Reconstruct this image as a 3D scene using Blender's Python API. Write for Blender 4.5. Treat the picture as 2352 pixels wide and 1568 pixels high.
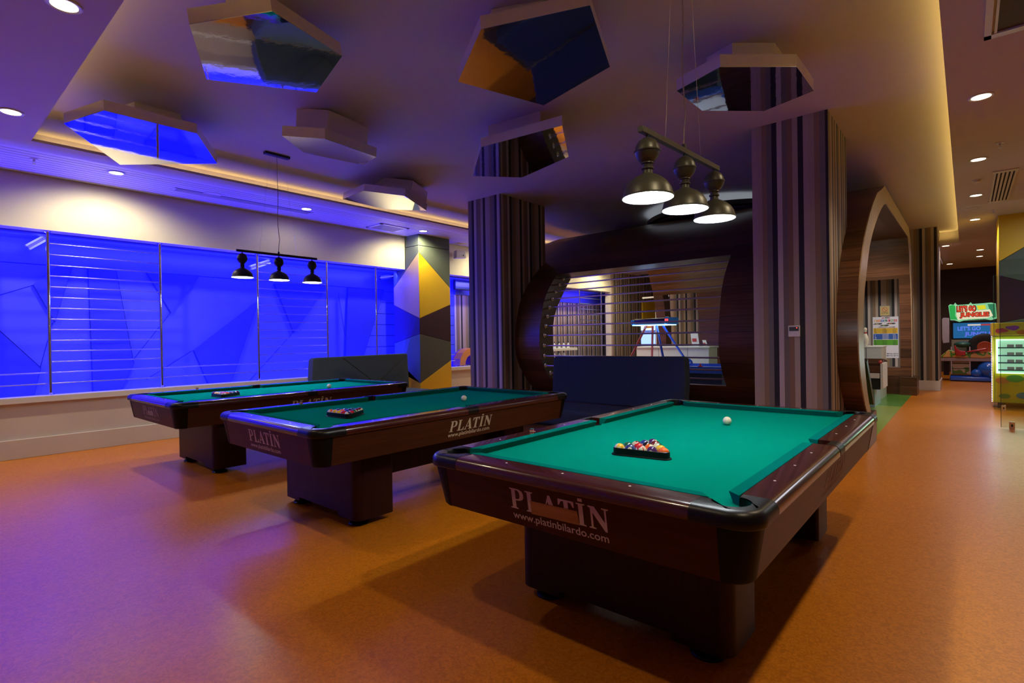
import bpy, bmesh, math, random
from mathutils import Vector, Matrix
random.seed(7)
PI = math.pi
SC = bpy.context.scene
COL = SC.collection
for _o in list(bpy.data.objects):
    bpy.data.objects.remove(_o)

# ------------------------------------------------------------------ camera, world, exposure
CAMH = 1.396
cam_d = bpy.data.cameras.new('camera')
cam_d.sensor_width = 36.0
cam_d.lens = 18.648
cam_d.clip_start = 0.05
cam_d.clip_end = 200
cam = bpy.data.objects.new('camera', cam_d)
COL.objects.link(cam)
W_, PT, RO = 0.86193278, -0.00536596, -0.01603378
ex = Vector((math.cos(W_), -math.sin(W_), 0)); fwd = Vector((math.sin(W_), math.cos(W_), 0)); up = Vector((0, 0, 1))
F_ = fwd * math.cos(PT) + up * math.sin(PT)
U_ = -fwd * math.sin(PT) + up * math.cos(PT)
Rv = ex * math.cos(RO) + U_ * math.sin(RO)
Uv = -ex * math.sin(RO) + U_ * math.cos(RO)
m = Matrix.Identity(4)
for i in range(3):
    m[i][0] = Rv[i]; m[i][1] = Uv[i]; m[i][2] = -F_[i]
m[0][3], m[1][3], m[2][3] = 0, 0, CAMH
cam.matrix_world = m
SC.camera = cam

world = bpy.data.worlds.new('world')
SC.world = world
world.use_nodes = True
world.node_tree.nodes['Background'].inputs[0].default_value = (0.5, 0.45, 0.55, 1)
world.node_tree.nodes['Background'].inputs[1].default_value = 0.004
SC.view_settings.view_transform = 'Standard'
SC.view_settings.look = 'None'
SC.view_settings.exposure = 0.0
SC.view_settings.gamma = 1.0
SC.view_settings.use_curve_mapping = False

# ------------------------------------------------------------------ lights of the room
def area(name, loc, sx, sy, power, color, direction=(0, 0, -1), spread=PI, shape='RECTANGLE', xaxis=None):
    l = bpy.data.lights.new(name, 'AREA')
    l.shape = shape; l.size = sx; l.size_y = sy; l.energy = power; l.color = color; l.spread = spread
    o = bpy.data.objects.new(name, l); COL.objects.link(o)
    z = -Vector(direction).normalized()
    x = Vector(xaxis) if xaxis else (Vector((1, 0, 0)) if abs(z.x) < .9 else Vector((0, 1, 0)))
    x = (x - z * x.dot(z)).normalized()
    y = z.cross(x)
    mm = Matrix.Identity(4)
    for i in range(3):
        mm[i][0] = x[i]; mm[i][1] = y[i]; mm[i][2] = z[i]; mm[i][3] = loc[i]
    o.matrix_world = mm
    return o
def spot(name, loc, power, color, cone=2.0, blend=.5, radius=.05, direction=(0, 0, -1)):
    l = bpy.data.lights.new(name, 'SPOT')
    l.energy = power; l.color = color; l.spot_size = cone; l.spot_blend = blend; l.shadow_soft_size = radius
    o = bpy.data.objects.new(name, l); COL.objects.link(o)
    o.location = loc
    o.rotation_euler = Vector(direction).to_track_quat('-Z', 'Y').to_euler()
    return o
def point(name, loc, power, color, radius=.03):
    l = bpy.data.lights.new(name, 'POINT')
    l.energy = power; l.color = color; l.shadow_soft_size = radius
    o = bpy.data.objects.new(name, l); COL.objects.link(o); o.location = loc
    return o

ZS, ZC = 3.57, 3.88          # lower soffit, raised ceiling
YEL = (1.0, 0.66, 0.17)
WARM = (1.0, 0.80, 0.50)
BLUE = (0.012, 0.014, 1.0)
COVE = 11.0
area('cove_light_far', (9.0, 8.20, 3.735), 15.8, .02, COVE * 15.8 * .11, YEL, (0, .25, 1))
area('cove_light_right', (9.0, .05, 3.72), 15.8, .03, COVE * 15.8 * .13, YEL, (0, .35, 1))
area('cove_light_left', (.88, 3.8, 3.66), 7.2, .03, COVE * 7.2 * .10, YEL, (.25, 0, 1), xaxis=(0, 1, 0))
area('cove_light_end', (17.0, 3.8, 3.66), 7.2, .03, COVE * 7.2 * .5, YEL, (-.25, 0, 1), xaxis=(0, 1, 0))
area('added_blue_strip', (9.0, 7.86, 3.615), 15.8, .02, 12, (.10, .07, 1), (0, -.1, 1))  # added blue strip for the blue band on the ceiling, no known source
# blue light inside the long recess behind the left wall
area('recess_low_light', (3.6, 9.30, .42), 10.5, .07, 680, BLUE, (0, .10, 1))
area('recess_top_light', (3.6, 9.22, 2.80), 10.5, .10, 520, BLUE, (0, 1, -.55))
area('recess_far_light', (12.2, 9.22, 2.78), 6.0, .10, 40, (.10, .06, 1.0), (0, 1, -.55))
DL = [(.739, 6.70), (.74, 4.35), (.74, 2.0), (1.863, 8.135), (4.426, 8.174), (6.90, 8.20), (9.4, 8.20), (11.9, 8.2), (14.4, 8.2),
      (1.86, -.13), (4.22, -.12), (6.595, -.12), (8.967, -.13), (11.30, -.13), (13.72, -.14), (17.38, .387), (18.92, -.29), (20.55, -.30), (22.1, .40), (-.70, 8.12)]
for i, (x, y) in enumerate(DL):
    pw = 125 if y > 8 else (42 if x < .8 else 88)
    if x == 4.426: pw = 16
    if x > 15: pw = 50
    spot('downlight_beam', (x, y, 3.54), pw, WARM if y < 8 else (1.0, .86, .50), 2.65 if y > 8 else 2.4, .6, .05, (0, .28, -1) if y > 8 else (0, 0, -1))
for x_ in (1.25, 4.2, 6.85):
    spot('wall_washer_beam', (x_, 9.36, 2.70), 14, (.03, .03, 1), 2.7, .5, .03, (0, -1, -.45))
# hall behind the timber room and arcade end
area('hall_light', (12.0, 7.4, 3.5), 7.0, .5, 55, (1.0, .84, .62), (0, .3, -1))
area('counter_light', (12.6, 5.9, 3.3), 1.0, 1.0, 30, (.9, 1.0, .92), (0, 0, -1))
area('added_vault_fill', (13.2, 1.55, 3.0), .4, .4, 13, (1.0, .95, .88), (1, 0, -.75), spread=1.5)  # added fill without a seen source, brightens the poster and vault interior
area('arcade_light', (19.0, -.2, 3.5), 4.0, 2.0, 30, (.9, .75, 1.0), (0, 0, -1))
area('lobby_light', (11.4, -1.8, 3.5), 2.4, 1.6, 60, (.86, .90, 1.0), (0, 0, -1))
point('game_light', (10.2, 2.6, 2.6), 10, (.75, .85, 1.0), .08)

# ------------------------------------------------------------------ helpers
class MB:
    def __init__(s): s.v = []; s.f = []
    def add(s, vs, fs):
        n = len(s.v); s.v += [tuple(v) for v in vs]; s.f += [tuple(i + n for i in f) for f in fs]; return s
    def box(s, x0, x1, y0, y1, z0, z1):
        return s.add([(x0, y0, z0), (x1, y0, z0), (x1, y1, z0), (x0, y1, z0), (x0, y0, z1), (x1, y0, z1), (x1, y1, z1), (x0, y1, z1)],
                     [(3, 2, 1, 0), (4, 5, 6, 7), (0, 1, 5, 4), (1, 2, 6, 5), (2, 3, 7, 6), (3, 0, 4, 7)])
    def obox(s, c, ax, ay, az):          # oriented box: centre and three half-axis vectors
        c = Vector(c); ax = Vector(ax); ay = Vector(ay); az = Vector(az)
        vs = [c + ax * a + ay * b + az * d for d in (-1, 1) for a, b in ((-1, -1), (1, -1), (1, 1), (-1, 1))]
        return s.add(vs, [(3, 2, 1, 0), (4, 5, 6, 7), (0, 1, 5, 4), (1, 2, 6, 5), (2, 3, 7, 6), (3, 0, 4, 7)])
    def prism(s, pts, a, b, plane='xy'):
        def P(p, w):
            return (p[0], p[1], w) if plane == 'xy' else ((p[0], w, p[1]) if plane == 'xz' else (w, p[0], p[1]))
        n = len(pts)
        vs = [P(p, a) for p in pts] + [P(p, b) for p in pts]
        fs = [tuple(range(n))[::-1], tuple(range(n, 2 * n))] + [(i, (i + 1) % n, n + (i + 1) % n, n + i) for i in range(n)]
        return s.add(vs, fs)
    def rings(s, rs, closed=True, caps=True):
        n = len(rs[0]); vs = [p for r in rs for p in r]; fs = []
        for k in range(len(rs) - 1):
            for i in range(n if closed else n - 1):
                j = (i + 1) % n
                fs.append((k * n + i, k * n + j, (k + 1) * n + j, (k + 1) * n + i))
        if caps: fs += [tuple(range(n))[::-1], tuple(range((len(rs) - 1) * n, len(rs) * n))]
        return s.add(vs, fs)
    def tube(s, p0, p1, r, n=12, r1=None, caps=True):
        p0 = Vector(p0); p1 = Vector(p1); d = (p1 - p0).normalized()
        a = d.orthogonal().normalized(); b = d.cross(a); r1 = r if r1 is None else r1
        R = lambda c, q: [c + (a * math.cos(2 * PI * i / n) + b * math.sin(2 * PI * i / n)) * q for i in range(n)]
        return s.rings([R(p0, r), R(p1, r1)], True, caps)
    def path(s, pts, r, n=8):
        pts = [Vector(p) for p in pts]; rs = []
        ref = Vector((0, 0, 1)) if abs((pts[1] - pts[0]).normalized().z) < .9 else Vector((1, 0, 0))
        for i, p in enumerate(pts):
            d = (pts[min(i + 1, len(pts) - 1)] - pts[max(i - 1, 0)]).normalized()
            a = d.cross(ref).normalized(); b = d.cross(a)
            rs.append([p + (a * math.cos(2 * PI * k / n) + b * math.sin(2 * PI * k / n)) * r for k in range(n)])
        return s.rings(rs)
    def lathe(s, prof, c=(0, 0, 0), n=24, axis='z'):
        rs = []
        for r, z in prof:
            ring = []
            for i in range(n):
                a = 2 * PI * i / n; x, y = r * math.cos(a), r * math.sin(a)
                q = (x, y, z) if axis == 'z' else ((x, z, y) if axis == 'y' else (z, x, y))
                ring.append((c[0] + q[0], c[1] + q[1], c[2] + q[2]))
            rs.append(ring)
        return s.rings(rs)
    def sphere(s, c, r, n=24, m_=14, sq=(1, 1, 1)):
        rs = []
        for k in range(m_ + 1):
            t = PI * k / m_; rr = max(r * math.sin(t), 1e-5); z = -r * math.cos(t)
            rs.append([(c[0] + rr * math.cos(2 * PI * i / n) * sq[0], c[1] + rr * math.sin(2 * PI * i / n) * sq[1], c[2] + z * sq[2]) for i in range(n)])
        return s.rings(rs)
    def build(s, name, mat_, parent=None, smooth=False, bevel=0, seg=2):
        me = bpy.data.meshes.new(name)
        me.from_pydata([tuple(v) for v in s.v], [], s.f)
        me.validate()
        bm = bmesh.new(); bm.from_mesh(me)
        bmesh.ops.remove_doubles(bm, verts=bm.verts, dist=1e-6)
        bmesh.ops.recalc_face_normals(bm, faces=bm.faces)
        bm.to_mesh(me); bm.free()
        me.materials.append(mat_)
        if smooth:
            for p in me.polygons: p.use_smooth = True
            me.set_sharp_from_angle(angle=math.radians(38))
        o = bpy.data.objects.new(name, me); COL.objects.link(o)
        if parent: o.parent = parent
        if bevel:
            b = o.modifiers.new('bevel', 'BEVEL'); b.width = bevel; b.segments = seg; b.limit_method = 'ANGLE'
            for p in me.polygons: p.use_smooth = True
            me.set_sharp_from_angle(angle=math.radians(38))
        return o

def tag(o, label=None, cat=None, group=None, kind=None):
    if label: o['label'] = label
    if cat: o['category'] = cat
    if group: o['group'] = group
    if kind: o['kind'] = kind
    return o
def thing(name, label, cat, loc=(0, 0, 0), rz=0, group=None):
    o = bpy.data.objects.new(name, None); COL.objects.link(o)
    o.location = loc; o.rotation_euler = (0, 0, rz); o.empty_display_size = .1
    return tag(o, label, cat, group)
def struct(name, mb, mat_, **k):
    return tag(mb.build(name, mat_, **k), kind='structure')
def children(o):
    return [c for c in COL.objects if c.parent == o]
def dup(root, loc, rz, label, group=None):
    r = root.copy(); COL.objects.link(r); r.location = loc; r.rotation_euler = (0, 0, rz)
    r['label'] = label
    if group: r['group'] = group
    for ch in children(root):
        c = ch.copy(); COL.objects.link(c); c.parent = r
        for g in children(ch):
            d = g.copy(); COL.objects.link(d); d.parent = c
    return r

# ------------------------------------------------------------------ materials
def newmat(name):
    m_ = bpy.data.materials.new(name); m_.use_nodes = True
    return m_, m_.node_tree.nodes, m_.node_tree.links, m_.node_tree.nodes['Principled BSDF']
def mat(name, col, rough=.5, metal=0, spec=.5, var=.06, scale=8, bump=0, bscale=200, coat=0, sub=0, sheen=0):
    m_, N, L, P = newmat(name)
    P.inputs['Roughness'].default_value = rough; P.inputs['Metallic'].default_value = metal
    P.inputs['Specular IOR Level'].default_value = spec
    P.inputs['Coat Weight'].default_value = coat; P.inputs['Coat Roughness'].default_value = .12
    if sheen: P.inputs['Sheen Weight'].default_value = sheen
    tc = N.new('ShaderNodeTexCoord'); nz = N.new('ShaderNodeTexNoise'); nz.inputs['Scale'].default_value = scale
    nz.inputs['Detail'].default_value = 4
    L.new(tc.outputs['Object'], nz.inputs['Vector'])
    mx = N.new('ShaderNodeMix'); mx.data_type = 'RGBA'
    mx.inputs[6].default_value = (*[c * (1 - var) for c in col], 1); mx.inputs[7].default_value = (*[min(1, c * (1 + var)) for c in col], 1)
    L.new(nz.outputs['Fac'], mx.inputs[0]); L.new(mx.outputs[2], P.inputs['Base Color'])
    if bump:
        nb = N.new('ShaderNodeTexNoise'); nb.inputs['Scale'].default_value = bscale; nb.inputs['Detail'].default_value = 3
        L.new(tc.outputs['Object'], nb.inputs['Vector'])
        bp = N.new('ShaderNodeBump'); bp.inputs['Strength'].default_value = bump; bp.inputs['Distance'].default_value = .01
        L.new(nb.outputs['Fac'], bp.inputs['Height']); L.new(bp.outputs['Normal'], P.inputs['Normal'])
    return m_
def emis(name, col, st):
    m_, N, L, P = newmat(name)
    P.inputs['Base Color'].default_value = (*[min(1, c) * .5 for c in col], 1)
    P.inputs['Emission Color'].default_value = (*col, 1); P.inputs['Emission Strength'].default_value = st
    return m_
def wood(name, c1, c2, rough=.35, axis=0, scale=3.0, stretch=14, coat=0, plank=0, plank_axis=2, tones=None, spec=.5):
    m_, N, L, P = newmat(name)
    P.inputs['Roughness'].default_value = rough; P.inputs['Coat Weight'].default_value = coat; P.inputs['Coat Roughness'].default_value = .09
    P.inputs['Specular IOR Level'].default_value = spec
    tc = N.new('ShaderNodeTexCoord'); mp = N.new('ShaderNodeMapping')
    s = [stretch * scale] * 3; s[axis] = scale * .6
    mp.inputs['Scale'].default_value = s
    L.new(tc.outputs['Object'], mp.inputs['Vector'])
    nz = N.new('ShaderNodeTexNoise'); nz.inputs['Scale'].default_value = 1.0; nz.inputs['Detail'].default_value = 6; nz.inputs['Roughness'].default_value = .65
    L.new(mp.outputs[0], nz.inputs['Vector'])
    cr = N.new('ShaderNodeValToRGB'); cr.color_ramp.elements[0].position = .32; cr.color_ramp.elements[1].position = .68
    cr.color_ramp.elements[0].color = (*c1, 1); cr.color_ramp.elements[1].color = (*c2, 1)
    L.new(nz.outputs['Fac'], cr.inputs[0])
    out = cr.outputs[0]
    if plank:
        sp = N.new('ShaderNodeSeparateXYZ'); L.new(tc.outputs['Object'], sp.inputs[0])
        dv = N.new('ShaderNodeMath'); dv.operation = 'DIVIDE'; dv.inputs[1].default_value = plank
        L.new(sp.outputs[plank_axis], dv.inputs[0])
        fl = N.new('ShaderNodeMath'); fl.operation = 'FLOOR'; L.new(dv.outputs[0], fl.inputs[0])
        wn = N.new('ShaderNodeTexWhiteNoise'); wn.noise_dimensions = '1D'; L.new(fl.outputs[0], wn.inputs['W'])
        mr = N.new('ShaderNodeMapRange'); mr.inputs['To Min'].default_value = .55; mr.inputs['To Max'].default_value = 1.35
        L.new(wn.outputs['Value'], mr.inputs['Value'])
        hs = N.new('ShaderNodeHueSaturation'); L.new(out, hs.inputs['Color']); L.new(mr.outputs[0], hs.inputs['Value'])
        fr = N.new('ShaderNodeMath'); fr.operation = 'FRACT'; L.new(dv.outputs[0], fr.inputs[0])
        gt = N.new('ShaderNodeMath'); gt.operation = 'GREATER_THAN'; gt.inputs[1].default_value = .025; L.new(fr.outputs[0], gt.inputs[0])
        mm_ = N.new('ShaderNodeMix'); mm_.data_type = 'RGBA'; mm_.inputs[6].default_value = (*[c * .35 for c in c1], 1)
        L.new(gt.outputs[0], mm_.inputs[0]); L.new(hs.outputs[0], mm_.inputs[7]); out = mm_.outputs[2]
    L.new(out, P.inputs['Base Color'])
    bp = N.new('ShaderNodeBump'); bp.inputs['Strength'].default_value = .08; bp.inputs['Distance'].default_value = .004
    L.new(nz.outputs['Fac'], bp.inputs['Height']); L.new(bp.outputs['Normal'], P.inputs['Normal'])
    return m_
STR = [(.36, .27, .24), (.33, .26, .20), (.235, .155, .085), (.15, .135, .115), (.012, .011, .016), (.44, .37, .34), (.15, .12, .10), (.21, .125, .07), (.36, .29, .22), (.012, .011, .016)]
def stripes(name, axis, offset, width=.0553, gain=1.0):
    m_, N, L, P = newmat(name)
    P.inputs['Roughness'].default_value = .75
    tc = N.new('ShaderNodeTexCoord'); sp = N.new('ShaderNodeSeparateXYZ'); L.new(tc.outputs['Object'], sp.inputs[0])
    a = N.new('ShaderNodeMath'); a.operation = 'SUBTRACT'; a.inputs[1].default_value = offset; L.new(sp.outputs[axis], a.inputs[0])
    b = N.new('ShaderNodeMath'); b.operation = 'DIVIDE'; b.inputs[1].default_value = width * 10; L.new(a.outputs[0], b.inputs[0])
    c = N.new('ShaderNodeMath'); c.operation = 'FRACT'; L.new(b.outputs[0], c.inputs[0])
    r = N.new('ShaderNodeValToRGB'); r.color_ramp.interpolation = 'CONSTANT'
    els = r.color_ramp.elements
    els[0].position = 0; els[1].position = .1
    for k in range(2, 10): els.new(k * .1)
    for k in range(10): els[k].color = (*[min(1, q * gain) for q in STR[k]], 1)
    L.new(c.outputs[0], r.inputs[0])
    nz = N.new('ShaderNodeTexNoise'); nz.inputs['Scale'].default_value = 160; L.new(tc.outputs['Object'], nz.inputs['Vector'])
    hs = N.new('ShaderNodeHueSaturation'); mr = N.new('ShaderNodeMapRange'); mr.inputs['To Min'].default_value = .85; mr.inputs['To Max'].default_value = 1.15
    L.new(nz.outputs['Fac'], mr.inputs['Value']); L.new(mr.outputs[0], hs.inputs['Value']); L.new(r.outputs[0], hs.inputs['Color'])
    L.new(hs.outputs[0], P.inputs['Base Color'])
    return m_

M = {}
M['ceiling'] = mat('ceiling_paint', (.56, .51, .50), .75, var=.03, scale=3)
M['slat'] = mat('slatted_ceiling', (.60, .56, .57), .42, var=.03, scale=3)
M['cream'] = mat('cream_wall', (.66, .62, .52), .62, var=.05, scale=2.2)
M['lowwall'] = mat('low_wall_paint', (.56, .50, .42), .6, var=.10, scale=1.6)
M['sill'] = mat('sill_board', (.60, .57, .52), .45, var=.03)
M['bluelit'] = mat('recess_panel_bluelit', (.080, .095, .43), .30, var=.02, spec=.25)  # white panels; the blue light of the recess is put into this colour
M['shadedcut'] = mat('recess_inlay_shaded', (.036, .044, .24), .30, var=.02, spec=.25)  # same panels darkened, relief shade is put into the colour
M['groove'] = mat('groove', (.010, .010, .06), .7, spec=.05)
M['chrome'] = mat('chrome', (.80, .80, .82), .13, metal=1, var=.02)
M['satin'] = mat('satin_chrome', (.30, .29, .28), .30, metal=1, var=.02)
M['steel'] = mat('brushed_steel', (.75, .73, .72), .22, metal=1, var=.05)
M['steeld'] = mat('dark_steel_rod', (.62, .54, .58), .28, metal=1, var=.05)
M['mahog'] = wood('mahogany_rail', (.036, .006, .005), (.070, .013, .009), .24, 0, 4, 10, coat=.6)
M['apron'] = wood('mahogany_veneer', (.042, .010, .003), (.066, .018, .006), .42, 0, 4, 9, coat=0, spec=.3)
M['leg'] = wood('dark_mahogany', (.016, .003, .002), (.026, .005, .003), .42, 2, 4, 9, coat=0, spec=.22)
M['blackp'] = mat('black_plastic', (.006, .006, .006), .33, var=.15, scale=60, bump=.03, bscale=500, spec=.28)
M['post'] = mat('matt_black_plastic', (.005, .005, .005), .5, var=.2, scale=60, spec=.1)
M['rubber'] = mat('pocket_liner', (.006, .006, .007), .5)
M['cloth'] = mat('green_cloth', (.001, .235, .165), .95, var=.05, scale=5, bump=.25, bscale=900, spec=.0)
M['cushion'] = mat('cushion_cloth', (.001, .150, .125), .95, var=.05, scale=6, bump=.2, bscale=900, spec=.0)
M['sight'] = mat('sight_inlay', (.85, .82, .78), .3)
M['logo'] = mat('logo_foil', (.55, .44, .32), .5, var=.03, spec=.2)
M['logof'] = mat('worn_glared_logo_foil', (.20, .12, .11), .5, var=.2, scale=40)
M['bare'] = wood('bare_plywood', (.26, .11, .008), (.38, .17, .02), .6, 1, 5, 6)
M['sofa'] = mat('blue_grey_fabric', (.032, .042, .070), .95, var=.18, scale=90, bump=.4, bscale=700, spec=.1)
M['sofag'] = mat('slate_fabric', (.060, .078, .088), .95, var=.18, scale=90, bump=.4, bscale=700, spec=.1)
M['yellowp'] = mat('yellow_leatherette', (.70, .44, .010), .42, var=.05, scale=9, bump=.08, bscale=300)
M['taupe'] = mat('taupe_leatherette', (.52, .36, .16), .42, var=.06, scale=9, bump=.08, bscale=300)
M['greenf'] = mat('grey_green_felt', (.105, .135, .105), .95, var=.2, scale=80, bump=.3, bscale=700)
M['greyf'] = mat('grey_felt', (.080, .082, .068), .95, var=.2, scale=80, bump=.3, bscale=700)
M['bluef'] = mat('blue_grey_felt', (.07, .12, .20), .9, var=.2, scale=80, bump=.3, bscale=700)
M['plum'] = mat('plum_felt', (.035, .008, .022), .95, var=.2, scale=80)
M['navy'] = mat('navy_felt', (.03, .02, .16), .9, var=.2, scale=80)
M['mirror'] = mat('mirror_bottom', (.62, .62, .66), .035, metal=1, var=.02, bump=.035, bscale=9)
M['gloss'] = mat('gloss_panel_side', (.62, .55, .50), .16, var=.04, spec=.8, coat=.8)
M['walnut'] = wood('walnut_planks', (.050, .020, .010), (.125, .050, .022), .30, 1, 2.4, 16, plank=.205, plank_axis=2)
M['walnutd'] = wood('dark_walnut', (.022, .010, .007), (.050, .022, .014), .4, 1, 2.4, 16)
M['edge'] = wood('pale_edge_band', (.27, .185, .115), (.42, .30, .19), .35, 2, 6, 6)
M['lampg'] = mat('olive_grey_metal', (.060, .062, .046), .38, metal=.25, var=.08, scale=30)
M['lampb'] = mat('black_metal', (.014, .014, .018), .4, metal=.3)
M['enamel'] = mat('white_enamel', (.85, .85, .85), .3)
M['bulb'] = emis('bulb', (.90, .97, 1.0), 60)
M['down'] = emis('downlight_glow', (1.0, .90, .62), 9)
M['trim'] = mat('white_plastic', (.62, .60, .56), .35)
M['dark'] = mat('dark_gap', (.012, .010, .009), .8)
M['brownwall'] = mat('brown_wall', (.050, .030, .026), .8)

M['plinthw'] = mat('white_plinth', (.62, .57, .58), .4)
M['white'] = mat('white_panel', (.72, .76, .74), .4)
M['ball'] = None
STRX = stripes('striped_wallpaper_lengthwise', 0, 0.0)

# floor -------------------------------------------------------------
def floor_mat(name, c1, c2, rough=.22):
    m_, N, L, P = newmat(name)
    tc = N.new('ShaderNodeTexCoord')
    n1 = N.new('ShaderNodeTexNoise'); n1.inputs['Scale'].default_value = 38; n1.inputs['Detail'].default_value = 5; n1.inputs['Distortion'].default_value = 1.8
    n2 = N.new('ShaderNodeTexNoise'); n2.inputs['Scale'].default_value = .7; n2.inputs['Detail'].default_value = 3
    for n in (n1, n2): L.new(tc.outputs['Object'], n.inputs['Vector'])
    cr = N.new('ShaderNodeValToRGB'); cr.color_ramp.elements[0].position = .38; cr.color_ramp.elements[1].position = .6
    cr.color_ramp.elements[0].color = (*c1, 1); cr.color_ramp.elements[1].color = (*c2, 1)
    L.new(n1.outputs['Fac'], cr.inputs[0]); L.new(cr.outputs[0], P.inputs['Base Color'])
    mr = N.new('ShaderNodeMapRange'); mr.inputs['To Min'].default_value = rough - .05; mr.inputs['To Max'].default_value = rough + .08
    L.new(n2.outputs['Fac'], mr.inputs['Value']); L.new(mr.outputs[0], P.inputs['Roughness'])
    n3 = N.new('ShaderNodeTexNoise'); n3.inputs['Scale'].default_value = 3.5; n3.inputs['Detail'].default_value = 2
    L.new(tc.outputs['Object'], n3.inputs['Vector'])
    bp = N.new('ShaderNodeBump'); bp.inputs['Strength'].default_value = .10; bp.inputs['Distance'].default_value = .02
    L.new(n3.outputs['Fac'], bp.inputs['Height'])
    b2 = N.new('ShaderNodeBump'); b2.inputs['Strength'].default_value = .10; b2.inputs['Distance'].default_value = .002
    L.new(n1.outputs['Fac'], b2.inputs['Height']); L.new(bp.outputs[0], b2.inputs['Normal']); L.new(b2.outputs[0], P.inputs['Normal'])
    P.inputs['Specular IOR Level'].default_value = .38
    return m_
M['floor'] = floor_mat('orange_vinyl_floor', (.50, .150, .004), (.66, .215, .010), .31)
def green_floor():
    m_ = floor_mat('green_vinyl_floor', (.10, .30, .04), (.15, .36, .06)); N = m_.node_tree.nodes; L = m_.node_tree.links
    P = N['Principled BSDF']; tc = N.new('ShaderNodeTexCoord'); sp = N.new('ShaderNodeSeparateXYZ'); L.new(tc.outputs['Object'], sp.inputs[0])
    gt = N.new('ShaderNodeMath'); gt.operation = 'LESS_THAN'; gt.inputs[1].default_value = 12.3; L.new(sp.outputs[0], gt.inputs[0])
    mx = N.new('ShaderNodeMix'); mx.data_type = 'RGBA'; mx.inputs[6].default_value = (.10, .30, .05, 1); mx.inputs[7].default_value = (.27, .38, .05, 1)
    L.new(gt.outputs[0], mx.inputs[0]); L.new(mx.outputs[2], P.inputs['Base Color'])
    return m_
M['green'] = green_floor()

# ------------------------------------------------------------------ room shell
struct('floor', MB().box(-5, 25, -6, 9.0, -.1, 0), M['floor'])
tag(MB().box(8.0, 15.0, .94, 5.95, -.02, .003).build('floor_green', M['green']), kind='structure')
# ceiling: raised field, soffits with lips
c_ = MB().box(.70, 17.2, -.16, 8.30, ZC, ZC + .1)
struct('ceiling', c_, M['ceiling'])
s_ = MB()
s_.box(-5, .98, -6, 7.84, ZS, ZS + .03).box(.98, 25, -6, .12, ZS, ZS + .03).box(.98, 16.95, 7.5, 7.84, ZS, ZS + .03).box(16.95, 25, .12, 7.84, ZS, ZS + .03)
s_.box(.93, .98, .12, 7.5, ZS + .03, ZS + .095).box(.98, 16.95, .07, .12, ZS + .03, ZS + .095).box(.98, 16.95, 7.79, 7.81, ZS + .03, ZS + .09).box(16.95, 17.0, .12, 7.5, ZS + .03, ZS + .095)  # far upstand behind the lip is added to cut the blue strip's light
s_.box(.66, .70, -.2, 8.3, ZS + .03, ZC + .1).box(17.2, 17.24, -.2, 8.3, ZS + .03, ZC + .1).box(.7, 17.2, -.2, -.16, ZS + .03, ZC + .1).box(.7, 17.2, 8.26, 8.3, ZS + .02, ZC + .1)
tag(s_.build('ceiling_soffit', M['ceiling']), kind='structure')
sl = MB()
yy = 7.84
while yy < 8.93:
    sl.box(-5, 17.2, yy, yy + .085, ZS, ZS + .02); sl.box(-5, 17.2, yy + .085, yy + .10, ZS + .008, ZS + .02); yy += .10
tag(sl.build('ceiling_slats', M['slat']), kind='structure')
tag(MB().box(17.6, 21.0, .55, 1.6, ZS - .10, ZS).build('ceiling_drop', M['ceiling']), kind='structure')

# left wall with its long opening
YW = 8.95
struct('wall_left', MB().box(-5, 25, YW, 9.16, 2.885, 3.60), M['cream'])
tag(MB().box(15.5, 25, YW, 9.16, 0, 2.885).build('wall_left_end', M['cream']), kind='structure')
tag(MB().box(-5, 15.5, YW + .03, 9.16, 0, .70).build('wall_left_low', M['lowwall']), kind='structure')
struct('trim_1', MB().box(-5, 15.5, 8.93, 9.14, .685, .762), M['sill'], bevel=.004)
struct('baseboard_left', MB().box(-5, 15.5, YW - .01, YW + .04, 0, .24), M['lowwall'], bevel=.004)
# recess
tag(MB().box(-5, 17, 9.16, 9.9, 2.86, 2.96).box(-5, 17, 9.1, 9.9, .15, .30).build('wall_recess_frame', M['bluelit']), kind='structure')
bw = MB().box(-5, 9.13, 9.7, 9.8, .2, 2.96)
tag(bw.build('wall_recess', M['bluelit']), kind='structure')
TRI = [[(1.248, 2.231), (1.50, 2.505), (1.671, 2.52), (1.468, 1.721)],
       [(1.848, 2.511), (2.181, 2.521), (2.382, 1.106), (2.113, .45), (1.88, .45)],
       [(2.57, 2.514), (3.316, 2.519), (2.892, 1.885)],
       [(4.287, 2.156), (3.209, 1.283), (3.52, .45), (3.70, .45)],
       [(.60, 2.00), (1.311, 1.095), (1.18, .45), (1.05, .45), (.60, 1.25)],
       [(4.57, 2.474), (5.648, 2.503), (4.927, 1.566)],
       [(-.9, 2.45), (.1, 2.30), (-.2, 1.1)], [(6.1, 2.50), (7.0, 2.50), (6.2, .45), (5.98, .45)]]
tb = MB(); tg = MB()
for t in TRI:
    cx = sum(p[0] for p in t) / len(t); cz = sum(p[1] for p in t) / len(t)
    tb.prism(t, 9.655, 9.70, 'xz')
tag(tb.build('wall_recess_relief', M['shadedcut']), kind='structure')
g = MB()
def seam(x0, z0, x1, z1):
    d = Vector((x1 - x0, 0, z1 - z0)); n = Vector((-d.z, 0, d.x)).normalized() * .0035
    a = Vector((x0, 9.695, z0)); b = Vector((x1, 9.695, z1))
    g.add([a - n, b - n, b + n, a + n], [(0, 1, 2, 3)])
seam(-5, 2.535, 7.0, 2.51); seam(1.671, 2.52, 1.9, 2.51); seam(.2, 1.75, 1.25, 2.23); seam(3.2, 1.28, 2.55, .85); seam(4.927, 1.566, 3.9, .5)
seam(1.311, 1.095, 1.45, 1.72); seam(2.892, 1.885, 2.2, .9); seam(6.2, .5, 5.9, 2.4)
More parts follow.
